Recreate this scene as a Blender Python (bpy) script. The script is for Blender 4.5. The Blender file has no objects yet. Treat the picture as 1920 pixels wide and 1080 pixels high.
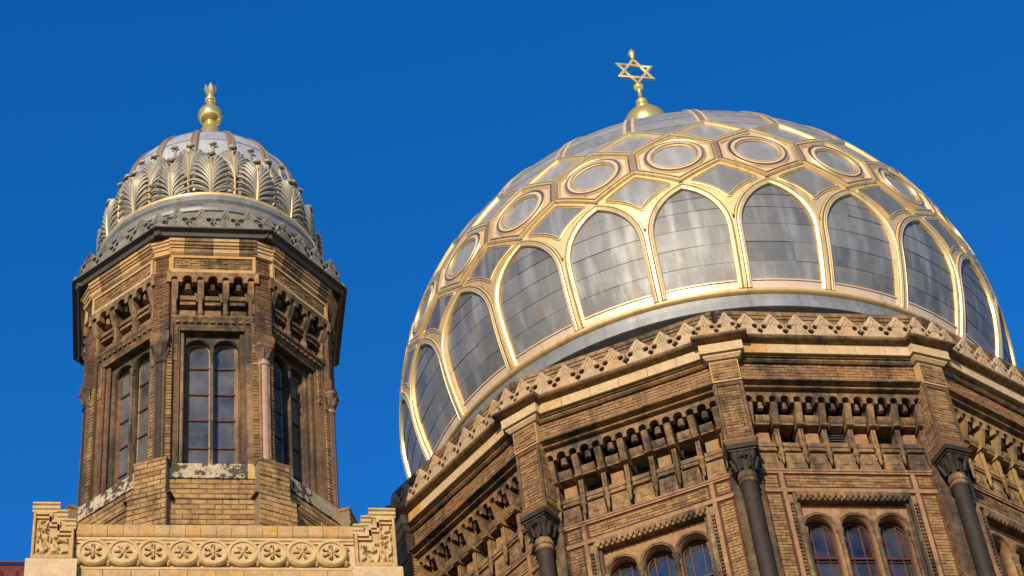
import bpy, bmesh, math, random
from mathutils import Matrix, Vector
random.seed(7)
PI = math.pi
rad = math.radians
scene = bpy.context.scene
COL = scene.collection

# ------------------------------------------------------------------ camera
CAM = (-12.26222, -36.08722, 1.60484)
RIGHT = Vector((0.9870129, -0.1309073, -0.0931063))
UP = Vector((-0.0254578, -0.6997345, 0.7139493))
FWD = Vector((0.1586109, 0.7023069, 0.6939796))
cd = bpy.data.cameras.new('camera')
cam = bpy.data.objects.new('camera', cd)
COL.objects.link(cam)
cd.sensor_width = 36.0
cd.lens = 4055.733 / 1920 * 36.0
cd.clip_start = 0.5
cd.clip_end = 6000
cam.matrix_world = Matrix(((RIGHT.x, UP.x, -FWD.x, CAM[0]), (RIGHT.y, UP.y, -FWD.y, CAM[1]), (RIGHT.z, UP.z, -FWD.z, CAM[2]), (0, 0, 0, 1)))
scene.camera = cam
scene.render.resolution_x = 1024
scene.render.resolution_y = 576

# ------------------------------------------------------------------ light
SUN_AZ = rad(-24)      # seen from the facade, to the left of its normal (-Y)
SUN_EL = rad(20)
to_sun = Vector((math.sin(SUN_AZ) * math.cos(SUN_EL), -math.cos(SUN_AZ) * math.cos(SUN_EL), math.sin(SUN_EL)))
world = bpy.data.worlds.new('World')
scene.world = world
world.use_nodes = True
wn = world.node_tree
bg = wn.nodes['Background']
sky = wn.nodes.new('ShaderNodeTexSky')
sky.sky_type = 'NISHITA'
sky.sun_disc = False
sky.sun_elevation = SUN_EL
sky.sun_rotation = PI - SUN_AZ
sky.air_density = 1.1
sky.dust_density = 0.0
sky.ozone_density = 3.0
sky.altitude = 1500
hs = wn.nodes.new('ShaderNodeHueSaturation')
hs.inputs['Saturation'].default_value = 1.34
hs.inputs['Hue'].default_value = 0.510
hs.inputs['Value'].default_value = 1.16
wn.links.new(sky.outputs[0], hs.inputs['Color'])
wn.links.new(hs.outputs[0], bg.inputs['Color'])
bg.inputs['Strength'].default_value = 0.145
sl = bpy.data.lights.new('sun', 'SUN')
sl.energy = 4.1
sl.angle = rad(0.5)
sl.color = (1.0, 0.85, 0.64)
sun = bpy.data.objects.new('sun', sl)
COL.objects.link(sun)
sun.rotation_euler = to_sun.to_track_quat('Z', 'Y').to_euler()
sun.location = to_sun * 80
vs = scene.view_settings
vs.view_transform = 'Standard'
vs.look = 'None'
vs.exposure = 0.35
vs.gamma = 1.0

# ------------------------------------------------------------------ materials
def nodes_of(name):
    m = bpy.data.materials.new(name)
    m.use_nodes = True
    nt = m.node_tree
    return m, nt, nt.nodes['Principled BSDF']

def N(nt, typ, **kw):
    n = nt.nodes.new(typ)
    for k, v in kw.items():
        if k in n.inputs:
            n.inputs[k].default_value = v
        else:
            setattr(n, k, v)
    return n

def mixc(nt, fac, a, b, blend='MIX'):
    n = nt.nodes.new('ShaderNodeMix')
    n.data_type = 'RGBA'
    n.blend_type = blend
    for i, v in ((0, fac), (6, a), (7, b)):
        if hasattr(v, 'is_output') or isinstance(v, bpy.types.NodeSocket):
            nt.links.new(v, n.inputs[i])
        else:
            n.inputs[i].default_value = v if i == 0 else (*v, 1)[:4]
    return n.outputs[2]

def math_(nt, op, a, b=None, clamp=False):
    n = nt.nodes.new('ShaderNodeMath')
    n.operation = op
    n.use_clamp = clamp
    for i, v in ((0, a), (1, b)):
        if v is None:
            continue
        if isinstance(v, bpy.types.NodeSocket):
            nt.links.new(v, n.inputs[i])
        else:
            n.inputs[i].default_value = v
    return n.outputs[0]

def ramp(nt, src, lo, hi):
    n = nt.nodes.new('ShaderNodeMapRange')
    n.inputs['From Min'].default_value = lo
    n.inputs['From Max'].default_value = hi
    nt.links.new(src, n.inputs['Value'])
    return n.outputs[0]

def noise(nt, scale, detail=4, vec=(1, 1, 1), rough=0.6):
    g = N(nt, 'ShaderNodeNewGeometry')
    mp = N(nt, 'ShaderNodeMapping')
    mp.inputs['Scale'].default_value = vec
    nt.links.new(g.outputs['Position'], mp.inputs['Vector'])
    n = N(nt, 'ShaderNodeTexNoise')
    n.inputs['Scale'].default_value = scale
    n.inputs['Detail'].default_value = detail
    n.inputs['Roughness'].default_value = rough
    nt.links.new(mp.outputs[0], n.inputs['Vector'])
    return n.outputs['Fac']

def rnd(nt):
    g = N(nt, 'ShaderNodeNewGeometry')
    o = N(nt, 'ShaderNodeObjectInfo')
    s = math_(nt, 'ADD', g.outputs['Random Per Island'], math_(nt, 'MULTIPLY', o.outputs['Random'], 7.31))
    return math_(nt, 'FRACT', s)

SOOT = (0.035, 0.027, 0.02)

def stone(name, c1, c2, c3=None, soot=0.3, rough=0.85, vary=0.35, bump=0.4, sootcol=SOOT, grain=22, sw=0.15, finew=0.2):
    m, nt, p = nodes_of(name)
    r = rnd(nt)
    base = mixc(nt, r, c1, c2)
    if c3:
        r2 = math_(nt, 'FRACT', math_(nt, 'MULTIPLY', r, 13.7))
        base = mixc(nt, math_(nt, 'GREATER_THAN', r2, 0.82), base, c3)
    mot = noise(nt, 5.5, 5)
    base = mixc(nt, vary, base, mixc(nt, ramp(nt, mot, 0.3, 0.7), (0.42, 0.38, 0.34), (1.25, 1.2, 1.15)), 'MULTIPLY')
    big = noise(nt, 1.1, 6, (1, 1, 0.8))
    strk = noise(nt, 2.6, 5, (2.2, 2.2, 0.35))
    fine = noise(nt, 9, 4)
    s = math_(nt, 'ADD', math_(nt, 'MULTIPLY', big, 0.7 - finew), math_(nt, 'ADD', math_(nt, 'MULTIPLY', strk, 0.3), math_(nt, 'MULTIPLY', fine, finew)))
    base = mixc(nt, vary * 0.8, base, mixc(nt, ramp(nt, noise(nt, 17, 4), 0.32, 0.66), (0.45, 0.42, 0.38), (1.2, 1.18, 1.15)), 'MULTIPLY')
    lo = 0.64 - 0.29 * soot
    sf = math_(nt, 'MULTIPLY', ramp(nt, s, lo, lo + sw), min(0.93, 0.4 + soot), True)
    base = mixc(nt, sf, base, sootcol)
    nt.links.new(base, p.inputs['Base Color'])
    p.inputs['Roughness'].default_value = rough
    p.inputs['Specular IOR Level'].default_value = 0.3
    b = N(nt, 'ShaderNodeBump')
    b.inputs['Strength'].default_value = bump
    b.inputs['Distance'].default_value = 0.02
    nt.links.new(math_(nt, 'ADD', noise(nt, grain, 5), math_(nt, 'MULTIPLY', noise(nt, 70, 3), 0.4)), b.inputs['Height'])
    nt.links.new(b.outputs[0], p.inputs['Normal'])
    return m

def metal(name, c1, c2, rough=0.3, metallic=1.0, streak=0.0, streakcol=(0.3, 0.2, 0.1), vary=0.5, bump=0.05, pale=None, rv=0.18):
    m, nt, p = nodes_of(name)
    r = rnd(nt)
    a = noise(nt, 4.0, 5)
    base = mixc(nt, math_(nt, 'ADD', math_(nt, 'MULTIPLY', ramp(nt, a, 0.3, 0.7), vary), math_(nt, 'MULTIPLY', r, 1 - vary)), c1, c2)
    if pale:
        st = noise(nt, 1.6, 4, (2.3, 2.3, 0.16), 0.55)
        base = mixc(nt, ramp(nt, st, 0.50, 0.74), base, pale)
    if streak:
        st2 = noise(nt, 1.4, 5, (4.0, 4.0, 0.10), 0.6)
        base = mixc(nt, math_(nt, 'MULTIPLY', ramp(nt, st2, 0.54, 0.70), streak), base, streakcol)
    nt.links.new(base, p.inputs['Base Color'])
    p.inputs['Metallic'].default_value = metallic
    rr = math_(nt, 'ADD', rough - rv / 2, math_(nt, 'MULTIPLY', math_(nt, 'ADD', math_(nt, 'MULTIPLY', noise(nt, 3.0, 4), 0.6), math_(nt, 'MULTIPLY', r, 0.4)), rv), True)
    nt.links.new(rr, p.inputs['Roughness'])
    b = N(nt, 'ShaderNodeBump')
    b.inputs['Strength'].default_value = bump
    b.inputs['Distance'].default_value = 0.03
    nt.links.new(noise(nt, 7, 4), b.inputs['Height'])
    nt.links.new(b.outputs[0], p.inputs['Normal'])
    return m

M = {}
M['terra'] = stone('terracotta_buff', (0.529, 0.336, 0.148), (0.483, 0.295, 0.12), (0.529, 0.295, 0.0915), soot=0.20)
M['terra_pale'] = stone('terracotta_pale', (0.589, 0.423, 0.232), (0.541, 0.377, 0.189), soot=0.20, vary=0.3)
M['terra_mid'] = stone('terracotta_weathered', (0.339, 0.21, 0.0958), (0.273, 0.16, 0.0696), (0.355, 0.206, 0.0753), soot=0.71, vary=0.65)
M['terra_roll'] = stone('terracotta_roll', (0.325, 0.2, 0.0899), (0.266, 0.157, 0.0696), soot=0.59, vary=0.55)
M['terra_yellow'] = stone('terracotta_yellow', (0.383, 0.24, 0.0899), (0.318, 0.19, 0.0696), soot=0.57, vary=0.45)
M['terra_dark'] = stone('terracotta_sooty', (0.25, 0.165, 0.085), (0.17, 0.108, 0.058), (0.36, 0.23, 0.11), soot=0.85, vary=0.7)
M['terra_pink'] = stone('terracotta_rosy', (0.37, 0.209, 0.1), (0.323, 0.175, 0.0789), soot=0.46, vary=0.45)
M['recess_shade'] = stone('recess_shade_stone', (0.05, 0.037, 0.025), (0.035, 0.026, 0.019), soot=0.6)  # near-black stone, the shade of recesses painted into its colour
M['red_line'] = stone('red_glazed_brick', (0.13, 0.045, 0.026), (0.09, 0.03, 0.02), soot=0.4)
M['brick'] = stone('buff_brick', (0.353, 0.214, 0.0866), (0.304, 0.174, 0.0655), (0.218, 0.114, 0.0446), soot=0.56, vary=0.5)
M['brick_base'] = stone('buff_brick_large', (0.426, 0.262, 0.0996), (0.364, 0.211, 0.0741), (0.279, 0.142, 0.0513), soot=0.55, vary=0.45)
M['brick_frieze'] = stone('weathered_brick', (0.332, 0.197, 0.0865), (0.273, 0.15, 0.0638), (0.325, 0.16, 0.0753), soot=0.55, vary=0.6)
M['brick_brown'] = stone('brown_brick', (0.22, 0.111, 0.0459), (0.167, 0.0791, 0.0335), (0.272, 0.148, 0.0588), soot=0.68, vary=0.55)
M['jamb_brown'] = stone('sooty_jamb_brick', (0.20, 0.112, 0.054), (0.14, 0.077, 0.039), (0.30, 0.18, 0.08), soot=0.62, vary=0.6)
M['mortar'] = stone('mortar', (0.25, 0.175, 0.10), (0.20, 0.14, 0.08), soot=0.4)
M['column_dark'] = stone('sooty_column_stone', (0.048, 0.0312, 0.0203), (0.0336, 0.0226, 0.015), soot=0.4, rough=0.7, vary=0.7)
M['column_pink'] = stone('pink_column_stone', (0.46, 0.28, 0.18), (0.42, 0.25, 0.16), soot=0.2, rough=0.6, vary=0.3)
M['capital_brown'] = stone('brown_capital_stone', (0.24, 0.135, 0.085), (0.19, 0.105, 0.065), soot=0.5, rough=0.7, vary=0.5)
M['sill_flaked'] = stone('flaked_sill_stone', (0.52, 0.42, 0.28), (0.46, 0.36, 0.22), soot=0.52, vary=0.5, sw=0.03, finew=0.5)
M['relief'] = stone('carved_terracotta', (0.582, 0.4, 0.188), (0.533, 0.355, 0.152), soot=0.22, vary=0.3)
M['crest'] = stone('crest_terracotta', (0.522, 0.374, 0.217), (0.45, 0.313, 0.172), (0.495, 0.313, 0.156), soot=0.34, vary=0.45)
M['zinc'] = metal('zinc_sheet', (0.11, 0.107, 0.102), (0.24, 0.232, 0.215), rough=0.56, metallic=0.42, streak=0.5, streakcol=(0.24, 0.16, 0.08), pale=(0.32, 0.31, 0.285), vary=0.3)
M['zinc_pale'] = metal('zinc_pale', (0.23, 0.225, 0.21), (0.32, 0.31, 0.288), rough=0.56, metallic=0.4, streak=0.3, streakcol=(0.3, 0.22, 0.12), pale=(0.39, 0.38, 0.355))
M['zinc_dark'] = metal('zinc_dark', (0.12, 0.10, 0.085), (0.19, 0.155, 0.125), rough=0.5, metallic=0.5)
M['gold'] = metal('gilding', (0.82, 0.54, 0.20), (0.93, 0.66, 0.30), rough=0.40, metallic=0.60, streak=0.5, streakcol=(0.36, 0.19, 0.06), rv=0.22)
M['gold_pol'] = metal('gilding_polished', (0.90, 0.60, 0.16), (0.96, 0.66, 0.20), rough=0.24, metallic=0.72, rv=0.1)
M['gold_pink'] = metal('gilded_copper_flat', (0.68, 0.475, 0.31), (0.80, 0.575, 0.38), rough=0.45, metallic=0.35, streak=0.45, streakcol=(0.40, 0.22, 0.10))
M['lead'] = metal('tower_dome_lead', (0.38, 0.37, 0.355), (0.48, 0.465, 0.44), rough=0.55, metallic=0.4, pale=(0.58, 0.565, 0.54), streak=0.45, streakcol=(0.2, 0.18, 0.16))
M['lead_ring'] = metal('tower_ring_lead', (0.19, 0.183, 0.172), (0.26, 0.25, 0.232), rough=0.55, metallic=0.4, pale=(0.33, 0.32, 0.30), streak=0.5, streakcol=(0.09, 0.08, 0.065))
M['rib_brown'] = metal('tower_rib', (0.26, 0.175, 0.11), (0.38, 0.26, 0.15), rough=0.5, metallic=0.5)
M['leaf'] = metal('leaf_metal', (0.30, 0.258, 0.185), (0.40, 0.345, 0.25), rough=0.55, metallic=0.3, streak=0.7, streakcol=(0.10, 0.08, 0.055))
M['leaf_dark'] = metal('leaf_curl_metal', (0.08, 0.06, 0.04), (0.14, 0.10, 0.065), rough=0.5, metallic=0.4)
M['leaf_back'] = metal('leaf_ground_metal', (0.20, 0.175, 0.135), (0.27, 0.235, 0.18), rough=0.6, metallic=0.25)
M['roof_grey'] = metal('roof_sheet_grey', (0.07, 0.06, 0.05), (0.11, 0.095, 0.08), rough=0.6, metallic=0.3)
M['crest_grey'] = stone('crest_grey_metal', (0.257, 0.23, 0.176), (0.211, 0.183, 0.14), soot=0.55, rough=0.6)
M['frame_red'] = stone('window_frame_red', (0.115, 0.036, 0.028), (0.09, 0.03, 0.024), soot=0.3, rough=0.5)
M['timber'] = stone('window_timber', (0.38, 0.28, 0.165), (0.31, 0.22, 0.13), soot=0.4, rough=0.6)
M['tile_red'] = stone('roof_tile_red', (0.17, 0.035, 0.025), (0.115, 0.024, 0.018), soot=0.45, rough=0.6)
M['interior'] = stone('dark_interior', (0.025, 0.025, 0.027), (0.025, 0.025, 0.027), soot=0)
M['curtain'] = stone('white_curtain', (0.75, 0.73, 0.70), (0.75, 0.73, 0.70), soot=0)
M['asphalt'] = stone('street', (0.09, 0.085, 0.078), (0.07, 0.067, 0.062), soot=0)

def glass(name, dust, refl):
    m, nt, p = nodes_of(name)
    out = nt.nodes['Material Output']
    gl = N(nt, 'ShaderNodeBsdfGlossy')
    gl.inputs['Roughness'].default_value = 0.06
    gl.inputs['Color'].default_value = (refl * 1.05, refl, refl, 1)
    tr = N(nt, 'ShaderNodeBsdfTransparent')
    tr.inputs['Color'].default_value = (0.78, 0.80, 0.82, 1)
    lw = N(nt, 'ShaderNodeFresnel')
    lw.inputs['IOR'].default_value = 1.6
    mx = N(nt, 'ShaderNodeMixShader')
    f = math_(nt, 'ADD', math_(nt, 'MULTIPLY', lw.outputs[0], 1.6), 0.06, True)
    nt.links.new(f, mx.inputs[0])
    nt.links.new(tr.outputs[0], mx.inputs[1])
    nt.links.new(gl.outputs[0], mx.inputs[2])
    b = N(nt, 'ShaderNodeBump')
    b.inputs['Strength'].default_value = 0.12
    b.inputs['Distance'].default_value = 0.02
    nt.links.new(noise(nt, 2.5, 2), b.inputs['Height'])
    nt.links.new(b.outputs[0], gl.inputs['Normal'])
    df = N(nt, 'ShaderNodeBsdfDiffuse')
    df.inputs['Color'].default_value = (0.20, 0.195, 0.19, 1)
    m2 = N(nt, 'ShaderNodeMixShader')
    nt.links.new(math_(nt, 'MULTIPLY', ramp(nt, noise(nt, 1.3, 4), 0.25, 0.75), dust * 2, True), m2.inputs[0])
    nt.links.new(mx.outputs[0], m2.inputs[1])
    nt.links.new(df.outputs[0], m2.inputs[2])
    nt.links.new(m2.outputs[0], out.inputs['Surface'])
    return m
M['glass'] = glass('window_glass', 0.10, 0.5)
M['glass_dusty'] = glass('dusty_window_glass', 0.34, 0.5)

# ------------------------------------------------------------------ mesh building
class MB:
    def __init__(s):
        s.v, s.f, s.m = [], [], []

    def add(s, vs, fs, mi=0):
        o = len(s.v)
        s.v += [tuple(p) for p in vs]
        for f in fs:
            s.f.append([i + o for i in f])
            s.m.append(mi)
        return s

    def box(s, x0, x1, y0, y1, z0, z1, mi=0):
        v = [(x, y, z) for x in (x0, x1) for y in (y0, y1) for z in (z0, z1)]
        return s.add(v, [(0, 1, 3, 2), (4, 6, 7, 5), (0, 4, 5, 1), (2, 3, 7, 6), (0, 2, 6, 4), (1, 5, 7, 3)], mi)

    def cbox(s, x0, x1, y0, y1, z0, z1, c=0.01, mi=0):
        # block whose front (y0) edges are chamfered; the back stays open
        a = [(x0, y1, z0), (x1, y1, z0), (x1, y1, z1), (x0, y1, z1)]
        b = [(x0, y0 + c, z0), (x1, y0 + c, z0), (x1, y0 + c, z1), (x0, y0 + c, z1)]
        d = [(x0 + c, y0, z0 + c), (x1 - c, y0, z0 + c), (x1 - c, y0, z1 - c), (x0 + c, y0, z1 - c)]
        fs = [(8, 9, 10, 11)]
        for i in range(4):
            j = (i + 1) % 4
            fs += [(i, j, 4 + j, 4 + i), (4 + i, 4 + j, 8 + j, 8 + i)]
        return s.add(a + b + d, fs, mi)

    def prism_x(s, prof, x0, x1, mi=0):      # prof: (y, z)
        n = len(prof)
        v = [(x0, y, z) for y, z in prof] + [(x1, y, z) for y, z in prof]
        fs = [(i, (i + 1) % n, n + (i + 1) % n, n + i) for i in range(n)]
        return s.add(v, fs + [tuple(range(n))[::-1], tuple(range(n, 2 * n))], mi)

    def prism_y(s, poly, y0, y1, mi=0):      # poly: (x, z), front at y0
        n = len(poly)
        v = [(x, y0, z) for x, z in poly] + [(x, y1, z) for x, z in poly]
        fs = [(i, n + i, n + (i + 1) % n, (i + 1) % n) for i in range(n)]
        return s.add(v, fs + [tuple(range(n)), tuple(range(n, 2 * n))[::-1]], mi)

    def prism_z(s, poly, z0, z1, mi=0):
        n = len(poly)
        v = [(x, y, z0) for x, y in poly] + [(x, y, z1) for x, y in poly]
        fs = [(i, (i + 1) % n, n + (i + 1) % n, n + i) for i in range(n)]
        return s.add(v, fs + [tuple(range(n))[::-1], tuple(range(n, 2 * n))], mi)

    def lathe(s, prof, n=32, cx=0, cy=0, mi=0, a0=0, a1=2 * PI, cap=True, fl=0, nfl=0):
        full = abs(a1 - a0 - 2 * PI) < 1e-6
        k = n if full else n + 1
        v = []
        for r, z in prof:
            for i in range(k):
                a = a0 + (a1 - a0) * i / n
                rr = r * (1 + fl * math.cos(a * nfl))
                v.append((cx + rr * math.sin(a), cy - rr * math.cos(a), z))
        fs = []
        for j in range(len(prof) - 1):
            for i in range(n):
                i2 = (i + 1) % k
                fs.append((j * k + i, j * k + i2, (j + 1) * k + i2, (j + 1) * k + i))
        if cap and full:
            fs.append(tuple(range(k))[::-1])
            fs.append(tuple(range((len(prof) - 1) * k, len(prof) * k)))
        return s.add(v, fs, mi)

    def plan(s, path, prof, mi=0, closed=False):   # path (x, y) with outside on its right-hand side; prof (out, z)
        n = len(path)
        ps = []
        for i in range(n):
            def seg(a, b):
                d = Vector((b[0] - a[0], b[1] - a[1]))
                d.normalize()
                return Vector((d.y, -d.x))
            if closed or 0 < i < n - 1:
                n1 = seg(path[i - 1], path[i]); n2 = seg(path[i], path[(i + 1) % n])
                b = n1 + n2
                b = b / max(0.2, b.dot(n1))
            else:
                b = seg(path[0], path[1]) if i == 0 else seg(path[-2], path[-1])
            ps.append(b)
        v = []
        for (o, z) in prof:
            for i in range(n):
                v.append((path[i][0] + ps[i].x * o, path[i][1] + ps[i].y * o, z))
        fs = []
        for j in range(len(prof) - 1):
            for i in range(n if closed else n - 1):
                i2 = (i + 1) % n
                fs.append((j * n + i, j * n + i2, (j + 1) * n + i2, (j + 1) * n + i))
        return s.add(v, fs, mi)

    def tube(s, pts, r, n=8, mi=0):
        v, fs = [], []
        k = len(pts)
        for i, p in enumerate(pts):
            p = Vector(p)
            d = Vector(pts[min(i + 1, k - 1)]) - Vector(pts[max(i - 1, 0)])
            q = d.to_track_quat('Z', 'Y')
            rr = r[i] if isinstance(r, (list, tuple)) else r
            for j in range(n):
                a = 2 * PI * j / n
                v.append(p + q @ Vector((rr * math.cos(a), rr * math.sin(a), 0)))
        for i in range(k - 1):
            for j in range(n):
                j2 = (j + 1) % n
                fs.append((i * n + j, i * n + j2, (i + 1) * n + j2, (i + 1) * n + j))
        fs += [tuple(range(n))[::-1], tuple(range((k - 1) * n, k * n))]
        return s.add(v, fs, mi)

    def mesh(s, name, mats, smooth=None):
        me = bpy.data.meshes.new(name)
        me.from_pydata(s.v, [], s.f)
        for m in (mats if isinstance(mats, (list, tuple)) else [mats]):
            me.materials.append(M[m])
        me.polygons.foreach_set('material_index', s.m)
        me.update()
        bm = bmesh.new()
        bm.from_mesh(me)
        bmesh.ops.recalc_face_normals(bm, faces=bm.faces)
        bm.to_mesh(me)
        bm.free()
        if smooth:
            me.shade_smooth()
            me.set_sharp_from_angle(angle=rad(smooth))
        return me

def plate(name, outer, holes, y0, y1, mat, bev=0.0):
    """flat plate in x-z with real holes, from y0 (front) to y1"""
    cu = bpy.data.curves.new('tmp', 'CURVE')
    cu.dimensions = '2D'
    cu.fill_mode = 'BOTH'
    cu.extrude = abs(y1 - y0) / 2 - bev
    cu.bevel_depth = bev
    cu.bevel_resolution = 0
    cu.offset = -bev
    for loop in [outer] + holes:
        sp = cu.splines.new('POLY')
        sp.points.add(len(loop) - 1)
        for p, (x, z) in zip(sp.points, loop):
            p.co = (x, z, 0, 1)
        sp.use_cyclic_u = True
    ob = bpy.data.objects.new('tmp', cu)
    COL.objects.link(ob)
    dg = bpy.context.evaluated_depsgraph_get()
    me = bpy.data.meshes.new_from_object(ob.evaluated_get(dg))
    bpy.data.objects.remove(ob)
    bpy.data.curves.remove(cu)
    me.transform(Matrix(((1, 0, 0, 0), (0, 0, -1, (y0 + y1) / 2), (0, 1, 0, 0), (0, 0, 0, 1))))
    me.name = name
    me.materials.clear()
    me.materials.append(M[mat])
    return me

def circle(cx, cz, r, n=14, ry=None, a0=0.0):
    ry = ry or r
    return [(cx + r * math.cos(a0 + 2 * PI * i / n), cz + ry * math.sin(a0 + 2 * PI * i / n)) for i in range(n)]

ZO = {}
def thing(name, label, cat, loc, group=None):
    o = bpy.data.objects.new(name, None)
    COL.objects.link(o)
    o.location = loc
    o.empty_display_size = 0.3
    o['label'] = label
    o['category'] = cat
    if group:
        o['group'] = group
    ZO[o.name] = loc[2]
    return o

JIT = {'merlon', 'bracket', 'cushion_block', 'boss', 'apron_block', 'leaf', 'ledge_block', 'pendant'}
JR = random.Random(99)
def part(name, me, parent, rz=0.0, loc=(0, 0, 0), label=None, stuff=False):
    o = bpy.data.objects.new(name, me)
    COL.objects.link(o)
    o.parent = parent
    o.location = (loc[0], loc[1], loc[2] - ZO.get(parent.name, 0.0))
    o.rotation_euler = (0, 0, rz)
    if name in JIT:
        k = JR.uniform(-1, 1)
        o.scale = (1 + 0.004 * JR.uniform(-1, 1), 1 + 0.0012 * k, 1.0)
        o.location.z += 0.006 * JR.uniform(-1, 1)
        o.rotation_euler[1] += 0.0006 * JR.uniform(-1, 1)
        if name == 'leaf':
            o.rotation_euler[2] += 0.022 * JR.uniform(-1, 1)
            o.scale = (1 + 0.02 * JR.uniform(-1, 1),) * 2 + (1.0,)
    if label:
        o['label'] = label
    if stuff:
        o['kind'] = 'stuff'
    return o

def struct(name, me):
    o = bpy.data.objects.new(name, me)
    COL.objects.link(o)
    o['kind'] = 'structure'
    return o

CACHE = {}
def cached(key, fn):
    if key not in CACHE:
        CACHE[key] = fn()
    return CACHE[key]

def bricks(x0, x1, z0, z1, y, bl=0.25, bh=0.068, j=0.012, deep=0.05, seed=1, rough=0.006):
    """one mesh of single bricks, each with its own edges, standing proud of a mortar bed"""
    rg = random.Random(seed)
    b = MB()
    nr = max(1, round((z1 - z0) / bh))
    h = (z1 - z0) / nr
    for r in range(nr):
        off = 0.5 * bl if r % 2 else 0.0
        x = x0 - off
        while x < x1 - 0.01:
            a, c = max(x, x0), min(x + bl, x1)
            if c - a > 0.03:
                yy = y + rg.uniform(-rough, rough)
                b.cbox(a + j / 2, c - j / 2, yy, y + deep, z0 + r * h + j / 2, z0 + (r + 1) * h - j / 2, 0.006)
            x += bl
    return b

def grid_patch(fn, nu, nv, mi=0):
    v = [fn(i / nu, j / nv) for j in range(nv + 1) for i in range(nu + 1)]
    f = [(j * (nu + 1) + i, j * (nu + 1) + i + 1, (j + 1) * (nu + 1) + i + 1, (j + 1) * (nu + 1) + i) for j in range(nv) for i in range(nu)]
    return v, f

# ================================================================== GROUND
g = MB()
g.add([(-3000, -3000, 0), (3000, -3000, 0), (3000, 3000, 0), (-3000, 3000, 0)], [(0, 1, 2, 3)])
struct('ground', g.mesh('ground', 'asphalt'))

# ================================================================== MAIN DOME
RHO, ZC, ZB = 6.913, 2.355, 31.0
PH0 = math.asin(-ZC / RHO)
def tz(z):
    return RHO * (math.asin((z - ZC) / RHO) - PH0)
def prof(t):
    ph = PH0 + t / RHO
    return RHO * math.cos(ph), ZB + ZC + RHO * math.sin(ph), math.cos(ph), math.sin(ph)
def dmap(x, t, h):
    r, z, nr, nz = prof(t)
    a = x / r
    rr = r + h * nr
    return (rr * math.sin(a), -rr * math.cos(a), z + h * nz)
D = PI / 12
def hp(t):
    return prof(t)[0] * D / 2

def resample(path, closed, step=0.09):
    out = []
    n = len(path)
    for i in range(n if closed else n - 1):
        a, b = path[i], path[(i + 1) % n]
        L = math.hypot(b[0] - a[0], b[1] - a[1])
        k = max(1, int(L / step))
        out += [(a[0] + (b[0] - a[0]) * q / k, a[1] + (b[1] - a[1]) * q / k) for q in range(k)]
    if not closed:
        out.append(path[-1])
    return out

def band(b, path, section, closed=False, mp=dmap, wscale=None, step=0.09):
    """sweep a section [(offset, height, material)] along a path drawn on the shell"""
    P = resample(path, closed, step)
    n = len(P)
    rows = []
    for i in range(n):
        def nr(a, c):
            dx, dt = c[0] - a[0], c[1] - a[1]
            L = math.hypot(dx, dt) or 1
            return (dt / L, -dx / L)
        if closed or 0 < i < n - 1:
            n1 = nr(P[i - 1], P[i]); n2 = nr(P[i], P[(i + 1) % n])
            bx, by = n1[0] + n2[0], n1[1] + n2[1]
            k = bx * n1[0] + by * n1[1]
            k = max(k, 0.5)
            bx, by = bx / k, by / k
        elif i == 0:
            bx, by = nr(P[0], P[1])
        else:
            bx, by = nr(P[-2], P[-1])
        w = wscale(P[i]) if wscale else 1.0
        rows.append([mp(P[i][0] + bx * o * w, P[i][1] + by * o * w, h) for o, h, _ in section])
    m = len(section)
    v = [p for r in rows for p in r]
    base = len(b.v)
    b.v += v
    for i in range(n if closed else n - 1):
        i2 = (i + 1) % n
        for j in range(m - 1):
            b.f.append([base + i * m + j, base + i2 * m + j, base + i2 * m + j + 1, base + i * m + j + 1])
            b.m.append(section[j][2])
    if not closed:
        b.f.append([base + j for j in range(m)]); b.m.append(section[0][2])
        b.f.append([base + (n - 1) * m + j for j in range(m)]); b.m.append(section[0][2])

def strip(b, t0, t1, xl, xr, h0, h1, nt=6, nx=6, mp=dmap, skirt=0.03):
    """surface piece between two side curves, with turned-down edges"""
    def fn(u, v):
        t = t0 + (t1 - t0) * v
        a, c = xl(t), xr(t)
        return mp(a + (c - a) * u, t, h0 + (h1 - h0) * v)
    v, f = grid_patch(fn, nx, nt)
    b.add(v, f)
    def low(u, vv):
        t = t0 + (t1 - t0) * vv
        a, c = xl(t), xr(t)
        return mp(a + (c - a) * u, t, -skirt)
    e = [low(i / nx, 0) for i in range(nx + 1)]
    v2 = [fn(i / nx, 0) for i in range(nx + 1)] + e
    b.add(v2, [(i, nx + 1 + i, nx + 2 + i, i + 1) for i in range(nx)])

dome = thing('main_dome', 'large gilded dome of arched zinc panels and roundels on the brick drum', 'dome', (0, 0, 29.6))
# shell under the sheets
sh = MB()
pr = [(prof(t)[0] - 0.05 * prof(t)[2], prof(t)[1] - 0.05 * prof(t)[3]) for t in [tz(0) + (RHO * (rad(74) - PH0)) * i / 40 for i in range(41)]]
pr += [(1.62, ZB + 9.1), (1.2, ZB + 9.38), (0.92, ZB + 9.75), (0.72, ZB + 10.3), (0.58, ZB + 11.0), (0.5, ZB + 11.7)]
sh.lathe(pr, 96)
part('shell', sh.mesh('dome_shell', 'zinc_pale', 40), dome)

T_IN, T_SP, T_AP = tz(0.19), tz(1.45), tz(2.62)
def arch_half(w, off):
    """half width of a pointed arch; off grows it outward"""
    hgt = T_AP + off * 1.05 - T_SP
    R = (w * w + hgt * hgt) / (2 * w)
    def fn(t):
        lim = hp(t) - 0.145 + off
        if t <= T_SP:
            return lim
        s = (t - T_SP) / R
        if t >= T_SP + hgt:
            return 0.0
        x = -(R - w) + math.sqrt(max(0, R * R - (t - T_SP) ** 2))
        return max(0.0, min(lim, x))
    return fn, T_SP + hgt
W0 = hp(T_SP) - 0.145
inner_f, inner_top = arch_half(W0, 0.0)

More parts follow.
